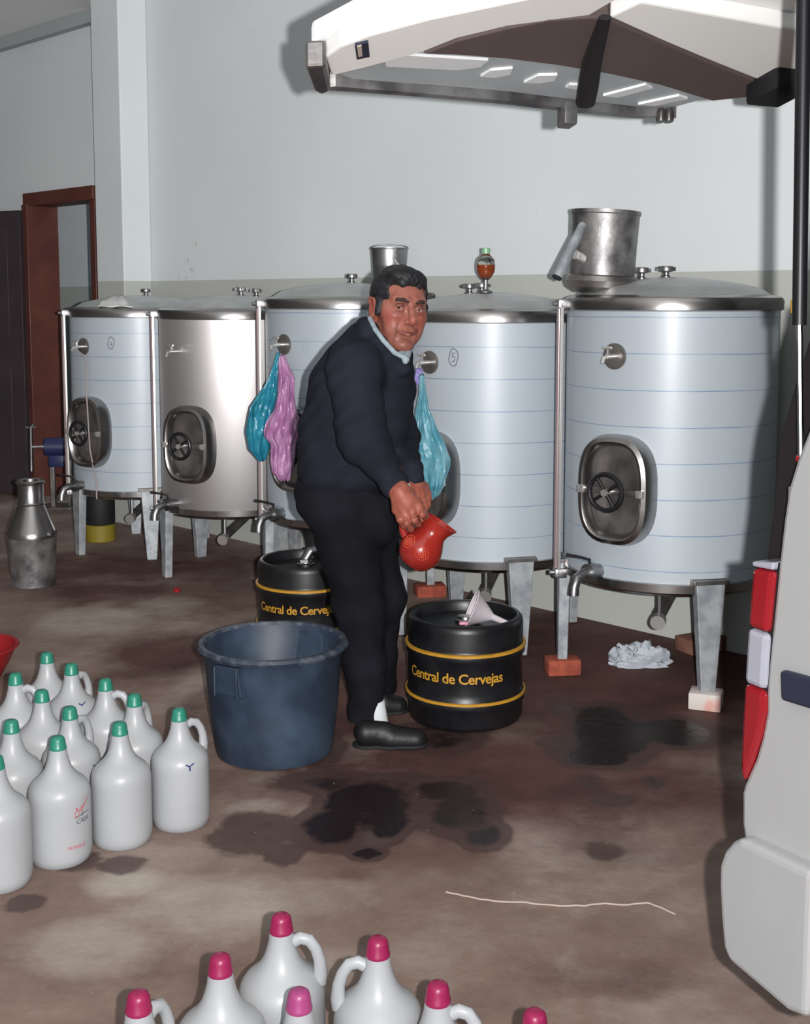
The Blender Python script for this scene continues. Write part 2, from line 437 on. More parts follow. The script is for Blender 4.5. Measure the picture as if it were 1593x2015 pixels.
def wall_material():
    m = bpy.data.materials.new('painted_plaster_white_over_grey'); m.use_nodes = True; nt = m.node_tree; N = nt.nodes; L = nt.links
    b = N['Principled BSDF']; b.inputs['Roughness'].default_value = .75; b.inputs['Specular IOR Level'].default_value = .25
    tc = N.new('ShaderNodeTexCoord'); g = N.new('ShaderNodeNewGeometry'); sx = N.new('ShaderNodeSeparateXYZ'); L.new(g.outputs['Position'], sx.inputs[0])
    st = N.new('ShaderNodeMath'); st.operation = 'GREATER_THAN'; st.inputs[1].default_value = WAIN; L.new(sx.outputs['Z'], st.inputs[0])
    n = N.new('ShaderNodeTexNoise'); n.inputs['Scale'].default_value = 1.1; n.inputs['Detail'].default_value = 7; L.new(g.outputs['Position'], n.inputs['Vector'])
    r1 = N.new('ShaderNodeValToRGB'); r1.color_ramp.elements[0].color = lin((190,197,200)); r1.color_ramp.elements[1].color = lin((206,212,214)); L.new(n.outputs['Fac'], r1.inputs[0])
    r2 = N.new('ShaderNodeValToRGB'); r2.color_ramp.elements[0].color = lin((160,164,160)); r2.color_ramp.elements[1].color = lin((174,177,172)); L.new(n.outputs['Fac'], r2.inputs[0])
    mx = N.new('ShaderNodeMix'); mx.data_type = 'RGBA'; L.new(st.outputs[0], mx.inputs[0]); L.new(r2.outputs[0], mx.inputs[6]); L.new(r1.outputs[0], mx.inputs[7])
    # small scuffs
    v = N.new('ShaderNodeTexNoise'); v.inputs['Scale'].default_value = 26; v.inputs['Detail'].default_value = 3; L.new(g.outputs['Position'], v.inputs['Vector'])
    v2 = N.new('ShaderNodeTexNoise'); v2.inputs['Scale'].default_value = 1.6; L.new(g.outputs['Position'], v2.inputs['Vector'])
    mm = N.new('ShaderNodeMath'); mm.operation = 'MULTIPLY'; L.new(v.outputs['Fac'], mm.inputs[0]); L.new(v2.outputs['Fac'], mm.inputs[1])
    cr = N.new('ShaderNodeValToRGB'); cr.color_ramp.elements[0].position = .44; cr.color_ramp.elements[1].position = .5
    cr.color_ramp.elements[0].color = (0,0,0,1); cr.color_ramp.elements[1].color = (.45,.45,.45,1); L.new(mm.outputs[0], cr.inputs[0])
    m2 = N.new('ShaderNodeMix'); m2.data_type = 'RGBA'; L.new(cr.outputs[0], m2.inputs[0]); L.new(mx.outputs[2], m2.inputs[6]); m2.inputs[7].default_value = lin((150,150,146))
    L.new(m2.outputs[2], b.inputs['Base Color'])
    bp = N.new('ShaderNodeBump'); bp.inputs['Strength'].default_value = .12; bp.inputs['Distance'].default_value = .01
    n3 = N.new('ShaderNodeTexNoise'); n3.inputs['Scale'].default_value = 14; n3.inputs['Detail'].default_value = 6; L.new(g.outputs['Position'], n3.inputs['Vector'])
    L.new(n3.outputs['Fac'], bp.inputs['Height']); L.new(bp.outputs[0], b.inputs['Normal'])
    return m
M['wall'] = wall_material()
M['ceiling'] = mat('ceiling_plaster', (226,230,230), .85, rgb2=(216,221,222), noise_scale=1.5)
M['back_dark'] = mat('shade_toned_wall', (96,94,92), .9, rgb2=(80,78,76), noise_scale=2)  # unseen back walls coloured dark in place of dim lighting
M['cornice'] = mat('grey_cornice_paint', (150,158,160), .8)

# door opening and pilaster positions along the wall
t_pr = wall_t(300)                                 # pilaster right foot on the wall
PIL = .2
for _ in range(40): PIL += (t_pr - wall_t(245, PIL))*.4     # depth whose corner shows at column 245
t_pl = wall_t(192, PIL)
t_d1 = t_pl - .03                                   # right outer edge of door frame
t_dl = wall_t(50)
JW = .075
OPEN1 = wall_t(184); OPEN0 = wall_t(72)
DTOP = on_plane(118, 398, WN, WD).z
TH = .14
wm = MB()
xl, xr = -12.0, 3.6
wm.box(((OPEN1+xr)/2, -TH/2, CEIL/2), (xr-OPEN1, TH, CEIL), TW)
wm.box(((xl+OPEN0)/2, -TH/2, CEIL/2), (OPEN0-xl, TH, CEIL), TW)
wm.box(((OPEN0+OPEN1)/2, -TH/2, (CEIL+DTOP)/2), (OPEN1-OPEN0, TH, CEIL-DTOP), TW)
tag(obj('wall_back', wm, M['wall'], smooth=False), kind='structure')
tag(obj('trim_1', MB().box(((t_pr+t_pl)/2, PIL/2, CEIL/2), (t_pr-t_pl, PIL, CEIL), TW, b=.008), M['wall'], smooth=False), kind='structure')
tag(obj('trim_2', MB().box(((xl+t_pl)/2, .03, CEIL-.04), (t_pl-xl-.01, .06, .075), TW), M['cornice'], smooth=False), kind='structure')

def floor_material():
    m = bpy.data.materials.new('stained_concrete_floor'); m.use_nodes = True; nt = m.node_tree; N = nt.nodes; L = nt.links
    b = N['Principled BSDF']; g = N.new('ShaderNodeNewGeometry')
    at = N.new('ShaderNodeAttribute'); at.attribute_name = 'stain'
    def nz(scale, det=6, rough=.6):
        n = N.new('ShaderNodeTexNoise'); n.inputs['Scale'].default_value = scale; n.inputs['Detail'].default_value = det; n.inputs['Roughness'].default_value = rough
        L.new(g.outputs['Position'], n.inputs['Vector']); return n.outputs['Fac']
    def mth(op, a, c, cl=False):
        n = N.new('ShaderNodeMath'); n.operation = op; n.use_clamp = cl
        for i, v in enumerate((a, c)):
            if isinstance(v, (int, float)): n.inputs[i].default_value = v
            else: L.new(v, n.inputs[i])
        return n.outputs[0]
    def ramp(f, stops):
        r = N.new('ShaderNodeValToRGB'); e = r.color_ramp.elements
        while len(e) < len(stops): e.new(.5)
        for i, (p, c) in enumerate(stops): e[i].position = p; e[i].color = c
        L.new(f, r.inputs[0]); return r.outputs[0]
    def mix(f, a, c):
        n = N.new('ShaderNodeMix'); n.data_type = 'RGBA'
        for i, v in ((0, f), (6, a), (7, c)):
            if isinstance(v, tuple): n.inputs[i].default_value = v
            elif isinstance(v, (int, float)): n.inputs[i].default_value = v
            else: L.new(v, n.inputs[i])
        return n.outputs[2]
    sp = N.new('ShaderNodeSeparateColor'); L.new(at.outputs['Color'], sp.inputs[0])
    red, wet, pale = sp.outputs[0], sp.outputs[1], sp.outputs[2]
    base = ramp(nz(1.9, 9, .68), [(.3, lin((100,80,72))), (.5, lin((128,110,101))), (.72, lin((160,148,139)))])
    darkred = ramp(nz(3.2, 8), [(.35, lin((66,44,40))), (.7, lin((96,66,60)))])
    f1 = mth('ADD', red, mth('MULTIPLY', mth('SUBTRACT', nz(2.4, 8, .65), .5), 1.3)); f1 = mth('MULTIPLY', mth('SUBTRACT', f1, .32), 2.2, True)
    c = mix(f1, base, darkred)
    fp = mth('ADD', pale, mth('MULTIPLY', mth('SUBTRACT', nz(4, 8, .7), .5), .9)); fp = mth('MULTIPLY', mth('SUBTRACT', fp, .42), 2.0, True)
    c = mix(mth('MULTIPLY', fp, .8), c, lin((176,168,158)))
    fw = mth('ADD', wet, mth('MULTIPLY', mth('SUBTRACT', nz(5.5, 7, .62), .5), .75))
    half = mth('MULTIPLY', mth('SUBTRACT', fw, .33), 9, True); full = mth('MULTIPLY', mth('SUBTRACT', fw, .66), 7, True)
    c = mix(mth('MULTIPLY', half, .78), c, lin((66,50,48)))
    c = mix(mth('MULTIPLY', full, .9), c, lin((30,24,27)))
    specks = ramp(nz(55, 2), [(.73, (0,0,0,1)), (.76, (1,1,1,1))]); c = mix(mth('MULTIPLY', specks, .35), c, lin((200,192,184)))
    L.new(c, b.inputs['Base Color'])
    rg = mth('SUBTRACT', .78, mth('MULTIPLY', half, .2)); rg = mth('SUBTRACT', rg, mth('MULTIPLY', full, .33)); L.new(rg, b.inputs['Roughness'])
    b.inputs['Specular IOR Level'].default_value = .35
    bp = N.new('ShaderNodeBump'); bp.inputs['Strength'].default_value = .35; bp.inputs['Distance'].default_value = .012
    L.new(nz(12, 8, .65), bp.inputs['Height']); L.new(bp.outputs[0], b.inputs['Normal'])
    return m
M['floor'] = floor_material()
# floor grid carrying stain fields (red wine-brown wash, wet patches, pale worn patches)
def floor_mesh():
    xs = np.concatenate([np.arange(-4.8, -2.0, .2), np.arange(-2.0, 2.0, .03), np.arange(2.0, 4.9, .2)])
    ys = np.concatenate([np.arange(-5, 1.4, .3), np.arange(1.4, 7.0, .03), np.arange(7.0, 12, .2)])
    X, Y = np.meshgrid(xs, ys, indexing='ij'); nx, ny = X.shape
    red = np.zeros_like(X); wet = np.zeros_like(X); pale = np.zeros_like(X)
    def spot(A, px, py, rx, ry, amp):          # ellipse outlined by a footprint seen at px,py (rx, ry pixels)
        c = FL(px, py); ex = abs(FL(px+rx, py).x - c.x); ey = abs(FL(px, py-ry).y - FL(px, py+ry).y)/2
        sk = 0.0; d = np.sqrt(((X-c.x)/ex)**2 + ((Y-c.y)/ey)**2)
        np.maximum(A, amp*np.clip(1.5 - d, 0, 1), out=A)
    for a in [(240,1130,330,60,.75),(1150,1300,420,150,1.0),(700,1350,160,120,.8),(900,1520,420,90,.95),(420,1400,120,120,.45),(1180,1560,330,90,.8),
              (330,1290,140,60,.75),(500,1250,120,50,.6),(1250,1650,260,80,.55),(1250,1920,260,50,.45),(430,1180,120,60,.6),(800,1640,250,80,.6)]: spot(red, *a)
    for a in [(500,1640,95,50,.62),(560,1680,50,28,.6),(655,1625,80,50,.9),(725,1585,110,60,.95),(760,1620,50,45,.95),(725,1680,40,16,.9),(910,1600,85,50,.85),(880,1555,90,30,.85),
              (950,1640,60,40,.8),(1195,1440,85,60,1.1),(1180,1490,80,22,1.0),(1320,1440,110,32,1.0),(1160,1540,30,16,.75),(1285,1540,26,14,.75),(1200,1575,60,16,.6),
              (1110,1390,40,22,.7),(250,1700,60,26,.55),(50,1778,45,24,.62),(700,1540,200,30,.66),(1190,1670,50,30,.5),(150,1690,60,30,.5),(860,1450,120,34,.75),(1100,1470,60,30,.5),(640,1470,50,60,.55)]: spot(wet, *a)
    for a in [(420,1780,230,70,.75),(180,1860,200,80,.7),(650,1760,130,50,.6),(500,1590,90,24,.6),(330,1195,120,26,.6),(180,1220,160,40,.7),(1200,1610,100,30,.5),(250,1740,100,40,.8),(1100,1760,260,50,.45),(740,1650,50,30,.55),(1130,1900,60,60,.5)]: spot(pale, *a)
    # soft grey-brown sweep of the far floor under the tanks
    V = np.stack([X.ravel(), Y.ravel(), np.zeros(X.size)], 1)
    i, j = np.meshgrid(np.arange(nx-1), np.arange(ny-1), indexing='ij'); q = (i*ny + j).ravel()
    F = np.stack([q, q+ny, q+ny+1, q+1], 1)
    me = bpy.data.meshes.new('floor'); me.from_pydata(V.tolist(), [], F.tolist())
    at = me.color_attributes.new('stain', 'FLOAT_COLOR', 'POINT')
    at.data.foreach_set('color', np.stack([red.ravel(), wet.ravel(), pale.ravel(), np.ones(X.size)], 1).astype(np.float32).ravel())
    me.materials.append(M['floor']); o = bpy.data.objects.new('floor', me); COL.objects.link(o); o['kind'] = 'structure'
floor_mesh()
tag(obj('ceiling', MB().box((0, 3.5, CEIL+.06), (10.6, 17, .12)), M['ceiling'], smooth=False), kind='structure')
# side wall on the right behind the van, side wall far left, and wall with the vehicle gate behind the photographer
tag(obj('wall_right', MB().box((3.9, 0, CEIL/2), (.15, 10, CEIL)), M['back_dark'], smooth=False), kind='structure')
tag(obj('wall_left', MB().box((-4.9, 3.5, CEIL/2), (.15, 17, CEIL)), M['back_dark'], smooth=False), kind='structure')
gw = MB(); gw.box((-3.9, -4.9, CEIL/2), (2.0, .15, CEIL)); gw.box((2.9, -4.9, CEIL/2), (2.2, .15, CEIL)); gw.box((-.5, -4.9, CEIL-.15), (5, .15, .3))
tag(obj('wall_front', gw, M['back_dark'], smooth=False), kind='structure')
lamp('far_room_daylight', 'AREA', wl((OPEN0+OPEN1)/2 - .2, -.8, 2.9), 14.0, .8, color=(.8,.9,1.0))
# room seen through the doorway
rb = MB(); p = wl(0, -1.35)
rb.box(((OPEN0+OPEN1)/2 - .8, -1.6, CEIL/2), (5, .1, CEIL), TW)
tag(obj('wall_far', rb, M['wall'], smooth=False), kind='structure')

# door: frame (two jambs and a head) and a dark leaf swung back into the room
door = bpy.data.objects.new('door_1', None); COL.objects.link(door); door.location = wl(OPEN0); WM['door_1'] = Matrix.Translation(wl(OPEN0))
tag(door, kind='structure')
obj('door_jamb', MB().box((OPEN1+.03, -.06, DTOP/2), (.06, .15, DTOP), TW), M['wood_brown'], door, world=True, bevel=.004)
obj('door_jamb', MB().box((OPEN0-.01, -.05, DTOP/2), (.07, .24, DTOP), TW), M['wood_brown'], door, world=True, bevel=.004)
obj('door_head', MB().box(((OPEN0+OPEN1)/2+.012, -.05, DTOP+.035), (OPEN1-OPEN0+.165, .19, .09), TW), M['wood_brown'], door, world=True, bevel=.004)
hinge = wl(OPEN0-.02, .085); DA = math.atan2(WT.y, WT.x) + math.radians(180+22)
leaf = MB(); LT = T_(hinge) @ R_(DA)
leaf.box((.36, .0, (DTOP-.02)/2), (.72, .04, DTOP-.06), LT)
for zc, hh in ((DTOP*.27, DTOP*.38), (DTOP*.73, DTOP*.38)):
    leaf.box((.36, .022, zc), (.5, .012, hh), LT); leaf.box((.36, -.022, zc), (.5, .012, hh), LT)
dl = obj('door_leaf', leaf, M['wood_dark'], door, world=True, bevel=.003)
obj('door_handle', MB().tube([LT @ Vector((.66, .02, 1.0)), LT @ Vector((.66, .06, 1.0)), LT @ Vector((.56, .065, 1.0))], .009), M['steel_dull'], dl, world=True)
# ================================================================ wine tanks
TR = .378
def superell(a, b, n, seg=44):
    out = []
    for i in range(seg):
        t = 2*math.pi*i/seg; c, s = math.cos(t), math.sin(t)
        out.append((a*abs(c)**(2/n)*(1 if c >= 0 else -1), b*abs(s)**(2/n)*(1 if s >= 0 else -1)))
    return out
def pol(r, deg, z): a = math.radians(deg); return Vector((r*math.cos(a), r*math.sin(a), z))
def radial(deg, r=0, z=0):      # local x = to viewer's right (tangent), y = outward, z = up
    a = math.radians(deg); o = Vector((math.cos(a), math.sin(a), 0)); t = Vector((-math.sin(a), math.cos(a), 0))
    return frame(o*r + Vector((0,0,z)), t, o, Vector((0,0,1)))
def knob(deg, r, z, kind=0, s=1.0):
    mb = MB(); T = T_(pol(r, deg, z))
    mb.lathe([(.016*s,-.02),(.016*s,.012),(.010*s,.016),(.010*s,.026),(.026*s,.03),(.028*s,.036),(.024*s,.048),(.006*s,.05)], 20, T)
    if kind: mb.box((0,0,.04*s), (.075*s,.014,.014), T @ R_(.4)); mb.box((0,0,.04*s), (.014,.075*s,.014), T @ R_(.4))
    return mb
def oval_ring(prof, a, b, n, T, seg=44):
    """sweep (inset, depth) profile round a superellipse; local x right, z up, y outward"""
    mb = MB(); V = []; F = []; L = len(prof)
    for ins, dep in prof:
        for x, z in superell(a-ins, b-ins, n, seg): V.append((x, dep, z))
    for j in range(L-1):
        for i in range(seg):
            k = (i+1) % seg; F.append((j*seg+i, j*seg+k, (j+1)*seg+k, (j+1)*seg+i))
    mb.add(V, F, T); return mb
def make_tank(px_c, Y, label, lift=0, film=True, man=-130, gauge=-160, tap=-140, samp=None, legs=(), knobs=(), mark=None, drain=-125, hose=False, man_z=.685, samp_z=1.143, leg_bricks=()):
    base = P(px_c, 700, Y); base.z = 0
    turn = math.degrees(math.atan2(-base.y, -base.x) - math.atan2(-Y, -base.x))      # keep fittings facing the same way for the viewer
    man += turn; gauge += turn; tap += turn; drain += turn
    if samp is not None: samp += turn
    if mark: mark = (mark[0] + turn,) + tuple(mark[1:])
    t = thing('wine_tank', base, label, 'tank', 'row of cylindrical wine tanks')
    z0, z1 = .335 + lift, 1.30 + lift
    body = MB().lathe([(TR, z0+.03), (TR, z1)], 96, cap0=False, cap1=False)
    obj('tank_wrap' if film else 'tank_shell', body, M['film'] if film else M['brushed'], t, label='film wrap printed with thin blue lines' if film else None)
    seam = MB().tube([pol(TR+.001, gauge-40, z0+.04), pol(TR+.001, gauge-40, z1-.01)], .003, 6)
    bt = MB().lathe([(.02, z0-.055), (TR*.6, z0-.035), (TR-.02, z0-.012), (TR+.004, z0), (TR+.012, z0+.006), (TR+.012, z0+.034), (TR, z0+.036)], 96, cap1=False)
    obj('bottom_rim', bt, M['steel'], t)
    lid = MB().lathe([(TR+.002, z1-.004), (TR+.011, z1), (TR+.012, z1+.03), (TR+.006, z1+.042), (TR-.015, z1+.05), (TR-.03, z1+.052)], 96, cap0=False, cap1=False)
    obj('top_rim', lid, M['steel'], t)
    dm = MB().lathe([(TR-.03, z1+.05), (TR*.8, z1+.078), (TR*.55, z1+.098), (TR*.3, z1+.11), (TR*.12, z1+.115), (.01, z1+.116)], 96, cap0=False)
    obj('lid', dm, M['steel_lid'], t, angle=60)
    def lid_z(r):
        pts = [(0,.116),(TR*.3,.11),(TR*.55,.098),(TR*.8,.078),(TR-.03,.05),(TR,.05)]
        for (a, za), (b, zb) in zip(pts, pts[1:]):
            if r <= b: return z1 + za + (zb-za)*(r-a)/(b-a)
        return z1+.05
    for px, py, kd in knobs:
        # find the spot on the lid seen in the column px: solve on the lid's own height
        z = z1+.115
        for _ in range(4):
            w = FL(px, py, z) if py < 587 and z > HC else P(px, py, Y)
            w = P(px, 560, Y + kd[1]); r = math.hypot(w.x-base.x, w.y-base.y); z = lid_z(min(r, TR-.04))
        a = math.degrees(math.atan2(w.y-base.y, w.x-base.x))
        obj('lid_valve', knob(a, min(r, TR-.05), z-.008, kd[0], .95), M['steel_dull'], t)
    # gauge: rail, tube and two end clamps
    G = radial(gauge, TR+.03)
    obj('gauge_rail', MB().box((.014, 0, (z0+z1)/2+.01), (.022, .012, z1-z0+.03), G), M['bright'], t, bevel=.002)
    obj('gauge_tube', MB().tube([G @ Vector((-.010, .004, z0-.01)), G @ Vector((-.010, .004, z1+.03))], .010, 12), M['tube_pink'], t)
    for zz in (z0+.0, z1+.02):
        cl = MB(); cl.box((0, -.008, zz), (.05, .045, .035), G, b=.005); cl.tube([G @ Vector((0,.01,zz)), G @ Vector((0,.03,zz))], .009)
        obj('gauge_clamp', cl, M['steel_dull'], t)
    # manway
    MT = radial(man, TR-.002, man_z + lift)
    obj('manway_frame', oval_ring([(-.012,-.03),(-.012,.018),(-.004,.046),(.010,.052),(.020,.044),(.028,.022)], .126, .180, 2.9, MT), M['steel'], t, angle=50)
    md = MB(); rings = [(.020,.016),(.030,.018),(.05,.016),(.075,.008),(.10,.002)]
    V = []; seg = 44
    for ins, dep in rings:
        for x, z in superell(.126-ins, .180-ins, 2.7, seg): V.append((x, dep, z))
    F = [(j*seg+i, j*seg+(i+1) % seg, (j+1)*seg+(i+1) % seg, (j+1)*seg+i) for j in range(len(rings)-1) for i in range(seg)] + [tuple((len(rings)-1)*seg+i for i in range(seg))]
    md.add(V, F, MT); obj('manway_door', md, M['steel_dark'], t, angle=50)
    cb = MB().box((0, .05, 0), (.236, .014, .022), MT, b=.003)
    bar = obj('clamp_bar', cb, M['steel_dark'], t)
    for ex in (-.113, .113): obj('clamp_end', MB().box((ex, .054, 0), (.026, .02, .027), MT, b=.003), M['bright'], bar, label='bright end of the clamp bar')
    wh = MB(); cx = -.0
    wh.tube([MT @ Vector((cx+.062*math.cos(a), .085, .062*math.sin(a))) for a in [2*math.pi*i/28 for i in range(28)]], .0085, 10, closed=True)
    for k in range(4):
        a = k*math.pi/2 + .6; wh.tube([MT @ Vector((cx, .085, 0)), MT @ Vector((cx+.06*math.cos(a), .085, .06*math.sin(a)))], .006, 8)
    w = obj('handwheel', wh, M['black'], t)
    obj('wheel_hub', MB().tube([MT @ Vector((cx,.045,0)), MT @ Vector((cx,.1,0))], .012, 14), M['bright'], w)
    # sampling tap on a round dish
    samp = man if samp is None else samp
    ST = radial(samp, TR, samp_z + lift)
    dish = MB().lathe([(.045,0),(.045,.006),(.038,.008),(.012,.003)], 32, ST @ R_(-math.pi/2, 'X'), cap1=True)
    if film: obj('tap_dish', dish, M['steel_dark'], t)
    tp = MB().tube([ST @ Vector((0,0,0)), ST @ Vector((0,.055,0))], .009, 12)
    tp.tube([ST @ Vector((-.0,.045,.0)), ST @ Vector((-.0,.045,.028))], .005, 8)
    tp.tube([ST @ Vector((-.02,.048,.03)), ST @ Vector((.016,.048,.03))], .005, 8)
    tp.tube([ST @ Vector((0,.04,0)), ST @ Vector((0,.07,-.004)), ST @ Vector((0,.078,-.022))], .007, 10)
    obj('sampling_tap', tp, M['bright'], t)
    # outlet tap
    OT = radial(tap, TR, z0 + .055)
    ot = MB().tube([OT @ Vector((0,-.01,.0)), OT @ Vector((0,.035,0))], .024, 16)
    ot.tube([OT @ Vector((0,.035,0)), OT @ Vector((0,.06,0))], .032, 16)
    ot.tube([OT @ Vector((0,.06,0)), OT @ Vector((0,.085,0)), OT @ Vector((0,.115,-.012)), OT @ Vector((0,.128,-.04)), OT @ Vector((0,.13,-.068))], [.02,.018,.018,.018,.019], 14)
    ob = obj('outlet_tap', ot, M['steel_dull'], t)
    obj('tap_lever', MB().tube([OT @ Vector((0,.05,.02)), OT @ Vector((0,.05,.045)), OT @ Vector((-.02,.075,.055)), OT @ Vector((-.055,.11,.062))], [.006,.006,.005,.007], 8), M['black'], ob)
    # legs with mounting brackets
    for la in legs:
        foot = lift if True else 0
        LTm = radial(la, TR-.008)
        lg = MB(); top = z0+.04; wt, wb, th = .052, .026, .03
        V = [(-wt,th,top),(wt,th,top),(wb,th,foot),(-wb,th,foot),(-wt,-.012,top),(wt,-.012,top),(wb,-.006,foot),(-wb,-.006,foot)]
        lg.add(V, [(0,1,2,3),(4,7,6,5),(0,3,7,4),(1,5,6,2),(0,4,5,1),(3,2,6,7)], LTm)
        obj('leg', lg, M['galv'], t, bevel=.003, smooth=False)
        br = MB().box((0,.012,top+.006), (.125,.05,.014), LTm).box((0,.006,z0+.03), (.13,.014,.05), LTm)
        obj('leg_bracket', br, M['steel_dark'], t, bevel=.002, smooth=False)
    # drain elbow and inspection rod
    e = pol(.20, drain, z0-.135)
    dp = MB().tube([pol(.08, drain+150, z0-.05), pol(.05, drain+150, z0-.075), pol(.15, drain, z0-.125), e], .022, 14)
    dpo = obj('drain_pipe', dp, M['steel_dark'], t)
    obj('drain_cap', MB().tube([pol(.195, drain, z0-.137), pol(.225, drain, z0-.142)], .027, 20), M['bright'], dpo)
    obj('drain_rod', MB().tube([pol(.185, drain, z0-.03), pol(.185, drain, z0-.125)], .008, 10), M['steel_dull'], t)
    if hose:
        a = samp; pts = [pol(TR+.06, a, samp_z-.01), pol(TR+.04, a+8, samp_z-.05), pol(TR+.05, a+10, samp_z-.15), pol(TR+.062, a+11, .9), pol(TR+.065, a+13, .6), pol(TR+.03, a+14, .42), pol(TR+.03, a+14, .33)]
        obj('sample_hose', MB().tube(pts, .004, 8), M['hose'], t)
    if mark:
        ang, zc, ch, ink, sz = mark
        mb = MB(); pts = [(sz*.55*math.cos(q)+.002*math.sin(3*q), sz*math.sin(q)) for q in [2*math.pi*i/30+1.8 for i in range(32)]]
        stroke(mb, pts, .0028)
        for s_ in ch: stroke(mb, [(x*sz, y*sz) for x, y in s_], .0028)
        wrap(mb, TR+.0016, math.radians(ang), zc + lift); obj('handwritten_number', mb, ink, t, smooth=False)
    return t, base, z0, z1
FIVE = [[(.22,.5),(-.12,.48),(-.16,.05),(.05,.12),(.2,-.08),(.12,-.42),(-.2,-.5)]]
TWO = [[(-.2,.3),(-.02,.5),(.18,.3),(.02,.02),(-.2,-.3)],[(-.22,-.32),(.0,-.26),(.24,-.34)]]
ONE = [[(-.15,-.02),(.05,.15),(.04,-.3)],[(-.1,-.32),(.2,-.3)]]
tank1 = make_tank(276, 5.69, 'leftmost film-wrapped steel wine tank with a paper sheet on its lid', 0, True, man=-121, gauge=-156, tap=-133, samp=-126, legs=(-142,-72,38,110), knobs=[(287,575,(0,.05)),(398,585,(0,.1))], hose=True,
                  mark=(-75+math.degrees(math.asin(-52/131)), 1.165, ONE, M['dark_ink'], .032), drain=-95)
tank2 = make_tank(462, 5.20, 'bare brushed steel wine tank without film wrap, second from the left', 0, False, man=-116, gauge=-164, tap=-132, samp=-126, legs=(-150,-50,45,130), knobs=[(474,573,(1,.0)),(504,573,(1,.06))], drain=-100, man_z=.69)
tank3 = make_tank(685, 4.69, 'film-wrapped wine tank behind the man, marked with a circled 2, small pot on top', .055, True, man=-122, gauge=-166, tap=-138, samp=-134, legs=(-165,-80,5,95), knobs=[(692,552,(0,.0))],
                  mark=(-86+math.degrees(math.asin(-78/161)), 1.14, TWO, mat('pale_ink',(140,160,175),.6), .034), drain=-100)
tank4 = make_tank(967, 4.20, 'film-wrapped wine tank marked with a circled 5, glass airlock on its lid', .008, True, man=-134, gauge=-179, tap=-150, samp=-134, legs=(-170,-76,20,110), knobs=[(924,578,(1,.03)),(948,578,(1,-.02))],
                  mark=(-94.5+math.degrees(math.asin(-70/181)), 1.165, FIVE, M['dark_ink'], .034), drain=-100)
tank5 = make_tank(1320, 3.705, 'rightmost film-wrapped wine tank under the raised tailgate, large bucket on its lid', .06, True, man=-131, gauge=-178, tap=-142, samp=-134, legs=(178,-80,56), knobs=[(1262,548,(1,.0)),(1310,548,(1,.0))], drain=-111)

# bricks under the legs
def brick(p, size, m, label, rz, name='brick'):
    s = MB().box((0,0,size[2]/2), size, b=.006)
    o = obj(name, s, m, loc=Vector((p.x, p.y, 0))); o.rotation_euler = (0,0,rz)
    return tag(o, label, 'brick')
def legpos(tk, ang): b = tk[1]; q = pol(TR+.002, ang, 0); return Vector((b.x+q.x, b.y+q.y, 0))
brick(legpos(tank5,178), (.125,.085,.06), M['brick'], 'red brick under the front left leg of the rightmost tank', .12)
brick(legpos(tank5,-80), (.11,.09,.06), M['brick_white'], 'white-topped brick under the front leg of the tank beside the van', -.35)
brick(legpos(tank5,56), (.18,.11,.06), M['brick_grey'], 'dusty brown brick by the wall under the rear leg of the rightmost tank', .5)
for a_, lb in ((5,'orange-red brick between the man and the keg, near the wall'),(-165,'brick under the left leg of the tank behind the man'),(-80,'brick under the front leg of the tank, behind the man'),(95,'brick under the rear leg of the tank behind the man')):
    brick(legpos(tank3,a_), (.14 if a_ == 5 else .085,.10,.055), M['brick'], lb, .2)

# ---------------- things on the tanks
b4, b5, b3, b1 = tank4[1], tank5[1], tank3[1], tank1[1]
# airlock of glass with amber liquid
ap = P(955, 600, 4.13); az = tank4[3] + .113
al = thing('airlock', (ap.x, ap.y, az), 'round glass airlock half full of amber liquid on the lid of tank 5', 'airlock')
obj('stem', MB().lathe([(.028,0),(.026,.008),(.012,.014),(.009,.03),(.009,.052),(.02,.06)], 20), M['steel_dull'], al)
obj('glass_bulb', MB().lathe([(.012,.052),(.024,.064),(.036,.085),(.038,.11),(.034,.135),(.02,.15),(.015,.156),(.015,.162)], 28, cap0=False, cap1=False), M['glass'], al)
obj('liquid', MB().lathe([(.006,.058),(.02,.066),(.033,.086),(.0345,.112),(.001,.112)], 28), M['amber'], al, label='amber liquid in the lower half')
obj('stopper', MB().lathe([(.017,.158),(.018,.178),(.012,.18)], 20), M['green_glass'], al, label='pale green cap')
# small pot
pp = P(766, 600, 4.76); pz = tank3[3] + .098
pot = thing('cooking_pot', (pp.x, pp.y, pz), 'small steel pot with a wire bail on the tank behind the man', 'pot')
ps = 72*4.76/2000/2
obj('pot_body', MB().lathe([(ps*.9,0),(ps*.93,.08),(ps,.17),(ps*1.03,.173),(ps*1.03,.178),(ps*.97,.178),(ps*.9,.09),(ps*.86,.01)], 40, cap1=True), M['steel_dull'], pot)
obj('pot_handle', MB().tube([(.02,-ps*1.02,.14),(.02,-ps*1.2,.135),(.03,-ps*1.25,.115),(.04,-ps*1.2,.10),(.045,-ps*.98,.10)], .005, 8).tube([(.03,-ps*1.0,.178),(.026,-ps*1.03,.155),(.03,-ps*1.01,.135)], .004, 8), M['bright'], pot)
obj('pot_bail', MB().tube([(ps*math.cos(a)*1.02, ps*math.sin(a)*.2, .176+.02*math.sin(a)) for a in [math.pi*i/12 for i in range(13)]], .003, 6), M['steel_dull'], pot)
# lid disc lying behind the man's head on the same tank
lp_ = P(838, 583, 4.5); 
ld = thing('pan_lid', (lp_.x, lp_.y, lp_.z-.012), 'round-edged grey metal lid beside the man\'s head on the middle tank', 'lid')
obj('lid_plate', MB().lathe([(.03,0),(.04,.004),(.042,.016),(.036,.026),(.01,.03)], 28), M['steel_dark'], ld)
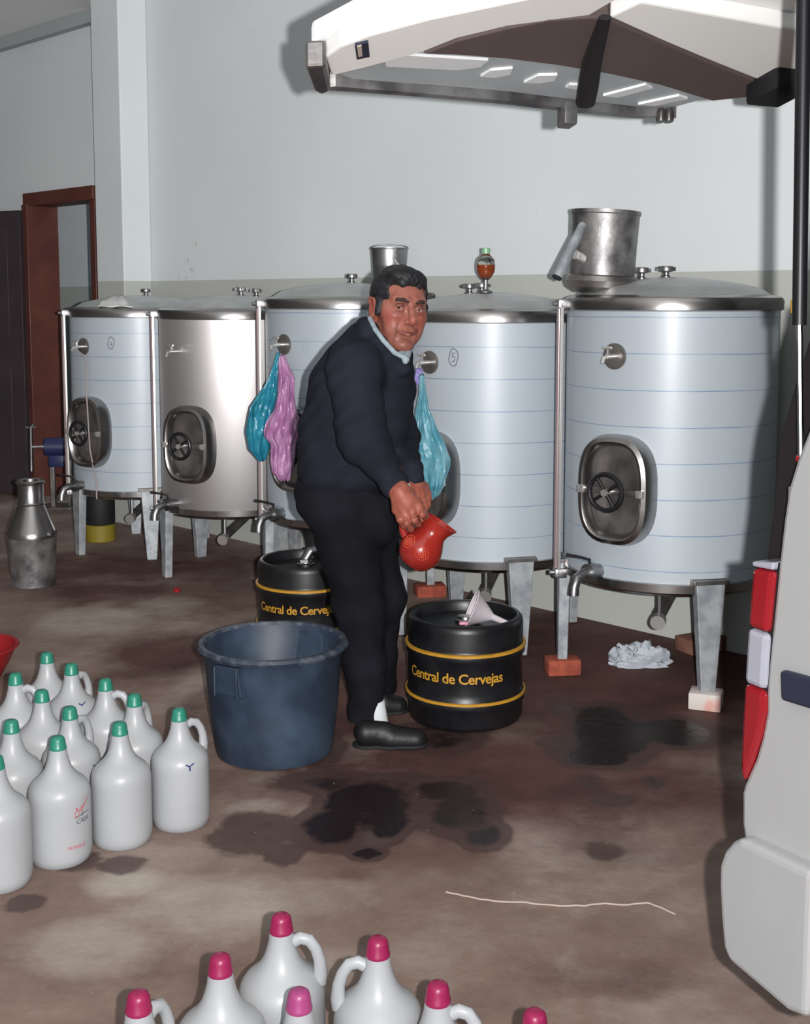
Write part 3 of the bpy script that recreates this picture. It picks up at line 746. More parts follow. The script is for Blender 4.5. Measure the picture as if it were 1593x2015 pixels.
# sheet of paper over the first tank's edge
pm = MB(); nx_, ny_ = 10, 8
a0 = math.radians(-112)
Vp = []
for i in range(nx_):
    for j in range(ny_):
        ang = a0 + math.radians(30)*(i/(nx_-1)) ; r = TR+.0 - .24*j/(ny_-1)
        rr = r; pts = [(0,.116),(TR*.3,.11),(TR*.55,.098),(TR*.8,.078),(TR-.03,.052),(TR+.02,.05)]
        zz = .05
        for (aa, za), (bb, zb) in zip(pts, pts[1:]):
            if aa <= rr <= bb: zz = za + (zb-za)*(rr-aa)/(bb-aa)
        Vp.append((b1.x + rr*math.cos(ang - j*.06), b1.y + rr*math.sin(ang - j*.06), tank1[3] + zz + .006 + .004*math.sin(i*1.3+j)))
pm.add(Vp, [(i*ny_+j, (i+1)*ny_+j, (i+1)*ny_+j+1, i*ny_+j+1) for i in range(nx_-1) for j in range(ny_-1)])
o = obj('paper_sheet', pm, M['sheet'], loc=Vector((b1.x, b1.y, tank1[3]+.06)), world=True); o.modifiers.new('thick','SOLIDIFY').thickness = .002
tag(o, 'white paper sheet lying on the lid of the leftmost tank', 'paper')
# big bucket with a spout tube
bc = P(1182, 560, 3.66); bz = tank5[3] + .070
bk = thing('bucket', None, 'large dull metal bucket with a long spout, standing on the rightmost tank', 'bucket', Mx=T_(bc.x, bc.y, bz) @ R_(math.radians(3.0), 'Y'))
br_ = 131*3.66/2000/2
obj('bucket_body', MB().lathe([(.085,0),(.10,.006),(br_*.97,.03),(br_*.965,.05),(br_*.97,.15),(br_,.262),(br_*1.03,.266),(br_*1.03,.278),(br_*.985,.278),(br_*.96,.25),(br_*.93,.06)], 48), M['galv_dirty'], bk)
obj('bucket_base', MB().lathe([(.09,-.012),(br_*1.0,.006),(br_*1.08,.028),(br_*1.05,.045),(br_*.98,.05)], 48), M['steel_dark'], bk, label='dark flared foot')
f = lambda px, py, Y: P(px, py, Y)
obj('spout_tube', MB().tube([f(1146,442,3.50), f(1130,476,3.47), f(1096,545,3.44)], [.014,.017,.019], 18), M['galv'], bk, world=True)
obj('spout_hole', MB().tube([f(1097,543,3.44), f(1094.5,548,3.438)], .0165, 18), M['black_rubber'], bk, world=True)
obj('spout_bracket', MB().tube([f(1130,500,3.48), f(1142,508,3.55)], [.016,.02], 12), M['bright'], bk, world=True)
# ================================================================ kegs
def keg(px, Y, label, rz, textang):
    b = P(px, 900, Y); R = .2; 
    k = thing('beer_keg', (b.x, b.y, 0), label, 'keg', 'black beer kegs with yellow bands')
    prof = [(.165,.0),(.185,.006),(.192,.02),(.192,.068),(.199,.075),(.2,.085),(.2,.100),(.193,.110),(.192,.13),(.192,.225),(.199,.235),(.2,.248),(.2,.256),(.193,.264),(.192,.27),
            (.193,.328),(.19,.344),(.182,.353),(.172,.353),(.166,.343),(.164,.316)]
    kb = obj('keg_body', MB().lathe(prof, 72, cap1=False), M['keg'], k, angle=50)
    obj('keg_top', MB().lathe([(.165,.318),(.12,.318),(.05,.322),(.01,.323)], 48, cap0=False), M['keg'], k, angle=60)
    for z in (.098, .257):
        obj('yellow_band', MB().lathe([(.1945,z-.004),(.2018,z-.003),(.2018,z+.005),(.194,z+.007)], 72, cap0=False, cap1=False), M['yellow'], k)
    obj('valve', MB().lathe([(.036,.318),(.036,.332),(.028,.335),(.026,.342),(.012,.344)], 24), M['steel'], k)
    tm = text_mb('Central de Cervejas', .047, spacing=.93, bold=.0008)
    for v in tm.v: v.y *= 1.0
    wrap(tm, .1935, math.radians(textang), .168); obj('lettering', tm, M['yellow'], k, smooth=False)
    return k
keg2 = keg(917, 3.33, 'black keg with yellow bands carrying the white funnel, beside the man\'s feet', 0, -94 - 64)
keg1 = keg(599, 4.05, 'black keg with yellow bands behind the blue-grey tub, left of the man\'s legs', 0, -85 - 66)
# steel spout lying in the left keg's rim
kp = P(599, 900, 4.05)
obj('tap_coupling', MB().tube([kp+Vector((-.01,-.03,.345)), kp+Vector((.03,-.02,.375)), kp+Vector((.1,.0,.385)), kp+Vector((.14,.0,.36))], [.02,.022,.022,.018], 12) if False else
    MB().tube([(0.0,-.03,.35),(.02,-.02,.385),(.06,-.01,.39),(.1,0,.37)], [.018,.02,.02,.016], 12).box((.0,-.05,.352),(.03,.03,.012)), M['steel_dull'], keg1)

# funnel lying on keg 2
kf = P(917, 900, 3.33)
FT = T_(P(938, 1208, 3.30)) @ R_(math.radians(-24), 'Y')
fz = .348
fu = thing('funnel', (kf.x, kf.y, fz), 'white plastic funnel lying tipped over on the black keg', 'funnel')
A = P(905, 1226, 3.27); 
mouth_c = P(921, 1210, 3.30); apex = P(951, 1214, 3.27)
up = Vector((.10, -.02, 1)).normalized()
# cone: standing tall edge, spout pointing down right
c0 = P(934, 1214, 3.30); c0.z = .395
ax = (P(972, 1217, 3.30) - P(928, 1199, 3.30)).normalized()
mb = MB(); zax = ax; xax = zax.orthogonal().normalized(); yax = zax.cross(xax)
FM = frame(P(926, 1197, 3.31), xax, yax, zax)
mb.lathe([(.066,0),(.068,.003),(.062,.006),(.016,.072),(.0115,.078),(.008,.135),(.006,.135),(.009,.08),(.013,.071),(.058,.006)], 40, FM, cap0=False, cap1=False)
obj('funnel_cone', mb, M['funnel'], fu, world=True)
obj('funnel_foot', MB().box(P(912,1226,3.23), (.03,.02,.010), b=.003), M['funnel_pink'], fu, world=True, label='pink wine-stained edge')

# ================================================================ tub
tb = P(533, 900, 3.06)
tub = thing('plastic_tub', (tb.x, tb.y, 0), 'large open blue-grey plastic tub on the floor in front of the man', 'tub')
prof = [(.165,0),(.178,.006),(.182,.02),(.198,.15),(.212,.325),(.216,.33),(.228,.333),(.231,.342),(.226,.35),(.214,.35),(.207,.34),(.192,.15),(.176,.02),(.17,.012),(.01,.012)]
obj('tub_body', MB().lathe(prof, 72), M['tub'], tub, angle=40)
obj('tub_rim', MB().lathe([(.214,.331),(.227,.332),(.2325,.342),(.227,.3515),(.213,.3515),(.2085,.343)], 72, cap0=False, cap1=False), M['tub_rim'], tub, label='scuffed pale rim')
for a in (-120, 60):
    HT = radial(a, .205, .27)
    hm = MB(); V = [(-.045,-.004,.058),(.045,-.004,.058),(.054,-.02,-.035),(-.054,-.02,-.035),(-.042,.03,.058),(.042,.03,.058),(.05,.02,-.03),(-.05,.02,-.03)]
    V = [(a_, max(b_, -.004), c_) for a_, b_, c_ in V]; V = [(V[i][0], V[i][1] if i > 3 else -.004-(.010 if i in (2,3) else 0), V[i][2]) for i in range(8)]
    hm.add(V, [(0,3,2,1),(4,5,6,7),(0,1,5,4),(3,7,6,2),(0,4,7,3),(1,2,6,5)], HT)
    hm.box((-.04,.016,.01), (.006,.036,.09), HT); hm.box((.04,.016,.01), (.006,.036,.09), HT)
    obj('grip', hm, M['tub'], tub, bevel=.004)

# ================================================================ jugs
def jug_proto(capmat, label, group):
    t = thing('jug', (0,0,0), label, 'jug', group)
    prof = [(.058,.004),(.066,0),(.073,.006),(.0765,.02),(.077,.03),(.0768,.160),(.0762,.176),(.0725,.190),(.064,.202),(.052,.212),(.041,.223),(.0325,.237),(.0265,.254),(.0225,.270),(.021,.284)]
    b = obj('jug_body', MB().lathe(prof, 44), M['jug'], t, angle=50)
    h = [(.022,0,.266),(.034,0,.272),(.049,0,.268),(.060,0,.253),(.067,0,.232),(.069,0,.208),(.064,0,.192)]
    obj('jug_handle', MB().tube(h, [.010,.010,.0095,.009,.0095,.011,.014], 12, flat=1.15), M['jug'], t)
    obj('jug_cap', MB().lathe([(.0205,.283),(.0212,.285),(.0212,.289),(.0200,.291),(.0182,.306),(.0160,.3125),(.012,.3158),(.004,.317)], 28), capmat, t)
    return t
gpos = [(92,1279,95,'green-capped jug at the very back of the group, farthest from the tub'),
 (140,1301,60,'green-capped jug in the back row, second along, right of the farthest one'),
 (207,1331,0,'green-capped jug with its open handle showing a hole, back row'),
 (264,1361,70,'green-capped jug in the back row nearest the tub, beside the handle hole'),
 (30,1320,0,'green-capped jug at the left frame edge, behind the others'),
 (82,1353,100,'green-capped jug in the middle of the group, on the left side'),
 (137,1386,60,'green-capped jug in the middle of the group, behind the printed jug'),
 (352,1389,35,'green-capped jug standing nearest the blue-grey tub, small blue pen mark'),
 (235,1416,120,'green-capped plain jug in the front row between printed jug and tub-side jug'),
 (22,1412,100,'green-capped jug behind the half cut-off one, left of the printed jug'),
 (113,1444,110,'green-capped jug with red and black printed writing on its side'),
 (-9,1482,130,'nearest green-capped jug at the left frame edge, half cut off by it')]
gj = jug_proto(M['green_cap'], '', 'white jugs with green caps')
HJ = .317
protos = {}
for i, (px, py, rz, lb) in enumerate(gpos):
    p = FL(px, py+4, HJ); p.z = 0
    Mx = T_(p) @ R_(math.radians(rz))
    if i == 0: gj.matrix_world = Mx; WM[gj.name] = Mx; gj['label'] = lb; j = gj
    else: j = copy_tree(gj, Mx, lb, skip=('pen_mark','printed_writing'))
    protos[i] = (j, p, rz)
def pen(i, deg, z, m=None, s=1.0):
    j, p, rz = protos[i]; a = math.degrees(math.atan2(-p.y, -p.x)) - rz + deg
    mb = MB(); stroke(mb, [(-.010*s,.006*s),(0,0),(.012*s,.007*s)], .0035); stroke(mb, [(0,0),(.001*s,-.012*s)], .004)
    pf = [(.160,.0768),(.176,.0762),(.19,.0725),(.202,.064),(.212,.052),(.223,.041),(.237,.0325)]; r = .0768
    for (za_, ra_), (zb_, rb2) in zip(pf, pf[1:]):
        if za_ <= z <= zb_: r = ra_ + (rb2-ra_)*(z-za_)/(zb_-za_)
    wrap(mb, r+.004, math.radians(a), z)
    WM[j.name] = I4; o = obj('pen_mark', mb, m or M['blue_ink'], j, smooth=False, label='handwritten blue tick'); return o
pen(7, 18, .182); pen(1, 25, .205); pen(6, 50, .165); pen(2, 55, .165); 
# printed writing on the front jug
j, p, rz = protos[10]; WM[j.name] = I4
av = math.degrees(math.atan2(-p.y, -p.x)) - rz
for txt, sz, dz, mm, sh, da in (('CASA', .017, .112, M['dark_ink'], .3, 28), ('PONSUL', .0135, .05, M['red_ink'], 0, 12)):
    tm = text_mb(txt, sz, shear=sh); wrap(tm, .0782, math.radians(av+da), dz); obj('printed_writing', tm, mm, j, smooth=False)
sm = MB()
stroke(sm, [(0,0),(.01,.012),(.004,.016),(.012,.004),(.022,.016),(.026,.012),(.02,.004),(.036,.022),(.042,.03)], .0022)
stroke(sm, [(.0,-.004),(.008,-.008),(.014,.0),(.02,.006),(.05,.034)], .0018)
wrap(sm, .0782, math.radians(av+26), .138); obj('printed_writing', sm, M['red_ink'], j, smooth=False)
sm = MB(); stroke(sm, [(0,0),(.02,.004),(.045,.006)], .0018); stroke(sm, [(.02,.0),(.024,.012)], .0018)
wrap(sm, .0782, math.radians(av+27), .128); obj('printed_writing', sm, M['dark_ink'], j, smooth=False)

mpos = [(553,1792,0,'magenta-capped jug farthest back in the bottom group, handle to the right'),
 (743,1838,180,'magenta-capped jug with its open handle on the left side, right of centre'),
 (433,1872,105,'magenta-capped jug left of the farthest one in the bottom group'),
 (272,1945,60,'leftmost magenta-capped jug at the bottom edge'),
 (588,1941,110,'pale-magenta-capped jug in front between the two rear jugs'),
 (861,1927,-8,'magenta-capped jug right of the open-handled one, at the bottom edge'),
 (1052,1982,20,'rightmost magenta-capped jug, mostly below the bottom edge')]
mj = jug_proto(M['pink_cap'], '', 'white jugs with magenta caps')
for i, (px, py, rz, lb) in enumerate(mpos):
    p = FL(px, py+6, HJ); p.z = 0; Mx = T_(p) @ R_(math.radians(rz))
    if i == 0: mj.matrix_world = Mx; WM[mj.name] = Mx; mj['label'] = lb; j = mj
    else: j = copy_tree(mj, Mx, lb)
    if i == 4:
        for c in j.children:
            if c.name.startswith('jug_cap'): c.data = c.data.copy(); c.data.materials[0] = M['pink_cap2']

# ================================================================ milk can at the left, red basin
mc = P(58, 900, 4.9)
can = thing('milk_can', (mc.x, mc.y, 0), 'tall steel milk can with a sloping shoulder beside the dark door', 'can')
obj('can_base', MB().lathe([(.10,0),(.104,.004),(.104,.02),(.116,.24),(.118,.245)], 48, cap1=False), M['galv_dirty'], can)
obj('can_shoulder', MB().lathe([(.118,.243),(.119,.262),(.112,.275),(.066,.39),(.062,.40)], 48, cap0=False, cap1=False), M['steel'], can)
obj('can_neck', MB().lathe([(.062,.398),(.067,.405),(.061,.415),(.062,.50),(.069,.506),(.07,.515),(.064,.52),(.056,.516),(.054,.42)], 48, cap0=False, cap1=False), M['steel'], can)
rb_ = FL(-25, 1340); 
rd = thing('basin', (rb_.x-.06, rb_.y+.0, 0), 'red plastic basin at the left edge behind the jugs', 'basin')
obj('basin_bowl', MB().lathe([(.09,0),(.10,.004),(.14,.07),(.165,.125),(.175,.128),(.172,.134),(.16,.132),(.135,.07),(.09,.01)], 48), M['red_plastic'], rd)

# pump against the wall behind the leftmost tank
pu = wl(wall_t(150), .26)
pm_ = thing('pump', (pu.x, pu.y, 0), 'small blue pump with steel pipe by the wall, left of the leftmost tank', 'pump')
obj('pump_motor', MB().tube([(0,0,.42),(.2,.02,.42)], .06, 20).box((.09,0,.33),(.12,.1,.08), b=.01), M['pump_blue'], pm_)
obj('pump_stand', MB().box((.03,.05,.165),(.03,.04,.33)).box((.15,.05,.165),(.03,.04,.33)).box((.09,.05,.01),(.26,.2,.02)), M['steel_dark'], pm_, bevel=.003)
obj('pump_pipe', MB().tube([(-.09,-.02,.26),(-.085,-.02,.55),(-.07,-.02,.57)], .012, 12).tube([(-.085,-.02,.42),(.01,0,.42)], .011, 10).tube([(-.12,-.02,.55),(-.05,-.02,.55)], .007, 8), M['steel_dull'], pm_)
# dark container behind the first tank
dk = FL(200, 1062)
dc = thing('small_drum', (dk.x, dk.y-.02, 0), 'dark drum with a dull yellow foot behind the leftmost tank\'s legs', 'drum')
obj('drum_body', MB().lathe([(.08,.1),(.085,.11),(.085,.27),(.08,.28),(.03,.282)], 28), M['black_rubber'], dc)
obj('drum_foot', MB().lathe([(.08,0),(.086,.005),(.086,.095),(.08,.1)], 28), M['yellow_dull'], dc, label='dull yellow foot')

# crumpled white paper on the floor
cp = FL(1258, 1310)
cr = MB(); seg, rg = 40, 16
V = []; F = []
for j_ in range(rg+1):
    ph = math.pi/2*j_/rg
    for i_ in range(seg):
        a = 2*math.pi*i_/seg
        r = math.cos(ph); q = Vector((math.cos(a)*r*2.0, math.sin(a)*r*2.0, math.sin(ph)*2.0))
        n1 = noise.noise(q*1.1+Vector((3,1,7)))*.35 + noise.noise(q*2.6)*.22
        nn = abs(noise.noise(q*3.3+Vector((9,2,1))))*.3
        V.append((cp.x + math.cos(a)*r*.115*(1+n1), cp.y + .02 + math.sin(a)*r*.07*(1+n1), max(.002, math.sin(ph)*.075*(1+n1*1.6-nn)+.002)))
for j_ in range(rg):
    for i_ in range(seg):
        k_ = (i_+1) % seg; F.append((j_*seg+i_, j_*seg+k_, (j_+1)*seg+k_, (j_+1)*seg+i_))
cr.add(V, F); tag(obj('crumpled_paper', cr, M['paper'], loc=Vector((cp.x, cp.y, 0)), world=True, angle=18), 'crumpled white paper on the floor under the rightmost tank', 'paper')
# white string
sp_ = [(877,1755),(910,1762),(945,1769),(985,1774),(1025,1775),(1060,1779),(1100,1783),(1150,1782),(1190,1777),(1225,1781),(1255,1778),(1275,1776),(1300,1786),(1328,1799)]
pts = [FL(x, y, .003) for x, y in sp_]; sp2 = []
for a_, b_ in zip(pts, pts[1:]):
    for q in range(3): sp2.append(a_.lerp(b_, q/3) + Vector((0, random.uniform(-.002,.002), 0)))
sp2.append(pts[-1])
tag(obj('string', MB().tube(sp2, .0022, 6), M['string'], loc=FL(1100,1783), world=True), 'thin white string lying on the floor before the van', 'string')
rc = FL(348, 1164)
tag(obj('bottle_cap', MB().lathe([(.016,0),(.017,.012),(.013,.016),(.004,.016)], 16, T_(rc.x, rc.y, 0)), M['red_plastic'], loc=Vector((rc.x, rc.y, 0)), world=True), 'tiny red cap on the floor left of the black keg', 'cap')

# ================================================================ plastic bags on the taps
def bag(name, outline, Y, m, label, tk, thick=.05, seed=0, extra=None):
    """outline: list of (py, px_left, px_right); hollow crumpled sack hung from its top"""
    n, seg = 64, 56; V = []; F = []
    ys = [o[0] for o in outline]
    for i in range(n+1):
        s = i/n; py = ys[0] + (ys[-1]-ys[0])*s
        k = 0
        while k < len(ys)-2 and py > ys[k+1]: k += 1
        u = (py-ys[k])/(ys[k+1]-ys[k]); l = outline[k][1]*(1-u)+outline[k+1][1]*u; r = outline[k][2]*(1-u)+outline[k+1][2]*u
        a = P(l, py, Y); b = P(r, py, Y); c = (a+b)/2; hw = (b.x-a.x)/2
        for j in range(seg):
            t = 2*math.pi*j/seg
            q = Vector((math.cos(t)*1.6, math.sin(t)*1.6, s*5)) + Vector((seed*3.1, 0, seed))
            w = 1 + .10*noise.noise(q*1.5) + .07*noise.noise(Vector((t*2.4, s*2.0, seed))) 
            fold = abs(noise.noise(Vector((math.cos(t)*3.2+s*1.2, math.sin(t)*3.2, s*3.0+seed))))*.6
            dep = min(hw*.75, thick)
            V.append((c.x + math.cos(t)*hw*w, c.y + math.sin(t)*dep*(w + .45 - fold*1.5) , c.z + .010*noise.noise(q*2)))
    for i in range(n):
        for j in range(seg):
            k = (j+1) % seg; F.append((i*seg+j, i*seg+k, (i+1)*seg+k, (i+1)*seg+j))
    F.append(tuple(range(seg))); F.append(tuple(n*seg+j for j in range(seg)))
    mb = MB(); mb.add(V, F); c = P(outline[0][1], ys[0], Y)
    o = obj(name, mb, m, loc=c, world=True, angle=28); return tag(o, label, 'bag')
bag('plastic_bag', [(695,544,551),(720,537,549),(750,526,546),(775,510,545),(800,492,543),(850,484,536),(885,490,530),(902,505,524),(906,512,520)], 4.34, M['blue_bag'], 'blue plastic bag hanging from the tank tap left of the man', tank3, seed=1)
bag('plastic_bag', [(700,549,560),(730,547,574),(745,547,579),(775,546,578),(805,540,583),(830,524,590),(850,517,589),(862,520,584),(875,534,582),(905,532,580),(930,535,576),(943,548,570),(945,552,566)], 4.26, M['pink_bag'], 'pink plastic bag hanging beside the blue one, left of the man', tank3, seed=4)
bag('plastic_bag', [(738,824,834),(770,824,838),(800,820,843),(840,810,858),(870,804,874),(900,808,886),(925,812,884),(950,820,876),(975,836,862),(984,840,848)], 3.815, M['cyan_bag'], 'light cyan plastic bag hanging from the tap right of the man', tank4, seed=9, thick=.036)
bag('plastic_bag', [(726,818,832),(740,815,830),(750,816,830),(757,822,831)], 3.85, M['violet_bag'], 'small violet bag knot on the tap above the cyan bag', tank4, seed=12, thick=.02)
# ================================================================ the man
foot = FL(745, 1452)
man = thing('person', (foot.x, foot.y+.05, 0), 'man in navy sweater and dark trousers bending forward, holding the red pitcher', 'person')
# --- head in its own frame: x = his right, y = face direction, z = crown
def head_frame():
    yaw = math.radians(23); f_ = Vector((math.sin(yaw), -math.cos(yaw), -.06)).normalized()
    up = Vector((.10, .05, 1)); x = f_.cross(up).normalized(); z = x.cross(f_).normalized()
    return frame(P(784, 611, 2.95), x, f_, z)
HF = head_frame()
h = SDF((-.115,-.13,-.2), (.115,.145,.15), .0022)
h.ell((0,-.012,.03), (.073,.092,.084), .01)
h.ell((0,.02,.015), (.064,.066,.075), .02)
h.ell((0,.024,-.045), (.055,.055,.066), .02)
h.cap((-.047,-.0,-.055),(-.016,.062,-.094), .016,.016,.02); h.cap((.047,.0,-.055),(.016,.062,-.094), .016,.016,.02)
h.ell((0,.073,-.094), (.022,.018,.016), .014)
h.ell((.043,.050,-.012), (.022,.020,.016), .03); h.ell((-.043,.050,-.012), (.022,.020,.016), .03)
h.cap((-.043,.066,.034),(-.012,.084,.032), .009,.009,.012); h.cap((.043,.066,.034),(.012,.084,.032), .009,.009,.012)
for s in (-1, 1):
    h.ell((s*.031,.094,.010), (.020,.017,.013), .010, sub=True)
    h.ell((s*.031,.071,.011), (.0135,.0135,.0135), .002)
    h.chain([(s*.046,.072,.010),(s*.038,.081,.0165),(s*.029,.085,.0180),(s*.018,.082,.012)], [.0036,.0046,.0046,.0034], .003)
    h.chain([(s*.046,.072,.008),(s*.037,.080,.0035),(s*.026,.082,.0035),(s*.018,.081,.008)], [.003,.0036,.0036,.003], .004)
    h.ell((s*.031,.070,-.012), (.016,.010,.007), .014)
    h.ell((s*.0125,.100,-.027), (.0085,.0095,.0075), .005)
    h.ell((s*.0075,.103,-.0345), (.0042,.006,.003), .002, sub=True)
    h.chain([(s*.020,.094,-.028),(s*.030,.084,-.046),(s*.034,.075,-.068)], [.0024,.003,.0024], .004, sub=True)   # fold from nose to mouth
    h.ell((s*.036,.055,-.05), (.018,.018,.024), .03)
    h.ell((s*.078,-.008,-.004), (.008,.021,.032), .005, rot=R_(-.25*1, 'X'))
    h.ell((s*.087,.0,.0), (.006,.012,.018), .004, sub=True)
    h.chain([(s*.083,-.024,.012),(s*.086,-.016,.026),(s*.083,.002,.026)], [.0042,.0042,.0035], .004)
h.chain([(0,.085,.024),(0,.098,.004),(0,.111,-.017),(0,.112,-.024)], [.008,.009,.0105,.0105], .008)
h.ell((0,.084,-.050), (.022,.012,.014), .012)
h.chain([(-.025,.082,-.0570),(-.009,.094,-.0525),(.009,.094,-.0525),(.025,.082,-.0570)], [.0026,.0046,.0046,.0026], .004)
h.chain([(-.021,.083,-.0585),(0,.092,-.0625),(.021,.083,-.0585)], [.003,.0055,.003], .004)
h.chain([(-.025,.086,-.0568),(0,.0995,-.0565),(.025,.086,-.0568)], [.0014,.0018,.0014], .0015, sub=True)
h.chain([(-.03,.086,.062),(0,.092,.066),(.03,.086,.062)], [.0012]*3, .003, sub=True)
h.chain([(-.03,.088,.052),(0,.094,.055),(.03,.088,.052)], [.0012]*3, .003, sub=True)
h.cap((0,.002,-.06),(.015,-.05,-.19), .052,.058,.02)
h.cap((0,.03,-.085),(.005,.0,-.18), .026,.035,.02)
hV, hF = h.mesh()
def lin3(c): return np.array(lin(c))
def head_col(i, L):
    n = len(L); base = np.tile(lin3((154,100,86)), (n,1))
    if i != 0:
        base[:] = lin3((158,92,76))
        nz = np.sin(L[:,0]*140)*np.sin(L[:,2]*150+1)*.5+.5; base = base*(1-.12*nz[:,None]); base[:,3] = 1; return base
    def blob(c, r, col, amt, sym=True):
        nonlocal base
        for s in ((1,-1) if sym else (1,)):
            d = np.sqrt(((L[:,0]-s*c[0])/r[0])**2 + ((L[:,1]-c[1])/r[1])**2 + ((L[:,2]-c[2])/r[2])**2)
            w = (np.clip(1.3-d, 0, 1)*amt)[:,None]; base = base*(1-w) + lin3(col)*w
    blob((.045,.055,-.02), (.03,.05,.026), (150,70,60), .6)
    blob((0,.11,-.022), (.02,.02,.016), (152,72,62), .6, False)
    blob((.04,.03,-.06), (.04,.06,.04), (122,70,62), .45); blob((0,.07,-.085), (.04,.05,.02), (118,78,72), .5, False)
    blob((.031,.08,.02), (.02,.03,.011), (84,46,44), .75); blob((.031,.082,-.002), (.02,.02,.008), (104,60,56), .6)  # eye sockets: shade painted into the skin colour
    blob((0,.09,-.0565), (.026,.02,.0085), (120,58,56), .8, False)
    blob((0,.09,-.0568), (.025,.03,.0018), (70,30,32), .8, False)
    blob((.031,.085,-.050), (.0045,.02,.024), (86,42,40), .7)  # nose-to-mouth folds: crease shade added to the skin colour
    blob((.033,.078,-.075), (.004,.02,.018), (96,52,50), .5)
    blob((.084,-.004,0), (.012,.03,.04), (150,78,70), .6)
    base[:,3] = 1; return base
# --- hands
def hand(SF, wrist, kn, fingers, thumb, rw=.026, palm=.02, k=.006):
    kn = [np.array(x) for x in kn]
    for x in kn: SF.cap(wrist, x, rw, palm*.78, .010)
    for x in kn: SF.cap(x, x, .0125, .0125, .006)
    for ch in fingers: SF.chain(ch, [.0115,.0105,.0098,.0088][:len(ch)], .0035)
    SF.chain(thumb, [.016,.0135,.012,.010][:len(thumb)], .005)
Q = lambda px, py, Y: tuple(P(px, py, Y))
hr = SDF(tuple(P(740,1055,2.60)), (P(880,900,3.05).x, 3.05, P(760,900,2.7).z+.03), .0023) if False else None
lo = (-.12, 3.18, .74); hi = (.085, 3.62, 1.03)
hr = SDF(lo, hi, .0024)
Yn = 2.80
hr.cap(Q(768,925,2.84), Q(783,962,Yn+.02), .032, .028, .01)
hand(hr, Q(785,966,Yn+.01), [Q(781,1003,Yn), Q(795,1009,Yn-.015), Q(810,1007,Yn-.02), Q(824,999,Yn-.012)],
     [[Q(781,1003,Yn),Q(787,1022,Yn-.022),Q(795,1034,Yn-.006),Q(800,1036,Yn+.018)],
      [Q(795,1009,Yn-.015),Q(800,1029,Yn-.03),Q(808,1040,Yn-.010),Q(811,1036,Yn+.018)],
      [Q(810,1007,Yn-.02),Q(815,1023,Yn-.034),Q(822,1030,Yn-.010),Q(822,1026,Yn+.018)],
      [Q(824,999,Yn-.012),Q(830,1012,Yn-.026),Q(836,1016,Yn-.004),Q(834,1012,Yn+.02)]],
     [Q(800,970,Yn+.02),Q(820,990,Yn+.035),Q(832,1008,Yn+.04),Q(828,1022,Yn+.034)])
Yf = 2.93
hr.cap(Q(800,925,Yf+.03), Q(811,946,Yf), .024, .025, .01)
hand(hr, Q(812,946,Yf), [Q(818,975,Yf-.03), Q(826,972,Yf-.02), Q(832,966,Yf), Q(834,958,Yf+.02)],
     [[Q(818,975,Yf-.03),Q(824,990,Yf-.045),Q(829,1002,Yf-.045),Q(828,1010,Yf-.035)],
      [Q(826,972,Yf-.02),Q(833,986,Yf-.035),Q(837,998,Yf-.035),Q(836,1006,Yf-.025)],
      [Q(832,966,Yf),Q(839,980,Yf-.015),Q(841,993,Yf-.015),Q(838,1001,Yf-.01)],
      [Q(834,958,Yf+.02),Q(841,970,Yf+.01),Q(843,982,Yf+.008),Q(841,990,Yf+.01)]],
     [Q(806,955,Yf-.02),Q(806,972,Yf-.045),Q(812,984,Yf-.055),Q(818,992,Yf-.055)], rw=.024)
rV, rF = hr.mesh()
# --- hidden body under the clothes, so that the figure is whole
bd = SDF((-.55,3.15,-.0), (.25,4.25,1.42), .012)
JN = dict(sn=Q(694,722,2.86), en=Q(716,862,2.80), wn=Q(781,958,2.83), sf=Q(752,715,3.20), ef=Q(782,860,3.18), wf=Q(806,932,2.97),
          hn=Q(664,985,3.06), kn=Q(706,1190,3.18), an=Q(722,1408,3.21), hf=Q(700,985,3.20), kf=Q(748,1170,3.27), af=Q(744,1375,3.40))
bd.ell(Q(700,780,3.04), (.11,.15,.18), .03); bd.ell(Q(675,930,3.10), (.11,.14,.12), .03)
bd.cap(Q(740,680,3.0), Q(756,640,2.98), .06, .052, .02)
bd.chain([JN['sn'],JN['en'],JN['wn']], [.05,.042,.028], .01); bd.chain([JN['sf'],JN['ef'],JN['wf']], [.05,.042,.028], .01)
bd.chain([JN['hn'],JN['kn'],JN['an']], [.08,.052,.036], .02); bd.chain([JN['hf'],JN['kf'],JN['af']], [.08,.052,.036], .02)
bV, bF = bd.mesh()
def skin():
    m = mat('tanned_skin', (190,110,90), .42, spec=.35, bump=.18, bump_scale=220, bump_dist=.002, sss=.12)
    nt = m.node_tree; a = nt.nodes.new('ShaderNodeAttribute'); a.attribute_name = 'tint'
    b = nt.nodes['Principled BSDF']
    n = nt.nodes.new('ShaderNodeTexNoise'); n.inputs['Scale'].default_value = 45; n.inputs['Detail'].default_value = 5
    tc = nt.nodes['Texture Coordinate']; nt.links.new(tc.outputs['Object'], n.inputs['Vector'])
    r = nt.nodes.new('ShaderNodeValToRGB'); r.color_ramp.elements[0].position = .35; r.color_ramp.elements[1].position = .65
    r.color_ramp.elements[0].color = (.80,.72,.70,1); r.color_ramp.elements[1].color = (1,1,1,1); nt.links.new(n.outputs['Fac'], r.inputs[0])
    mx = nt.nodes.new('ShaderNodeMix'); mx.data_type = 'RGBA'; mx.blend_type = 'MULTIPLY'; mx.inputs[0].default_value = 1
    nt.links.new(a.outputs['Color'], mx.inputs[6]); nt.links.new(r.outputs[0], mx.inputs[7]); nt.links.new(mx.outputs[2], b.inputs['Base Color'])
    return m
M['skin'] = skin()
body = field_obj('body', [(hV,hF,HF),(rV,rF,I4),(bV,bF,I4)], M['skin'], man, color=head_col)
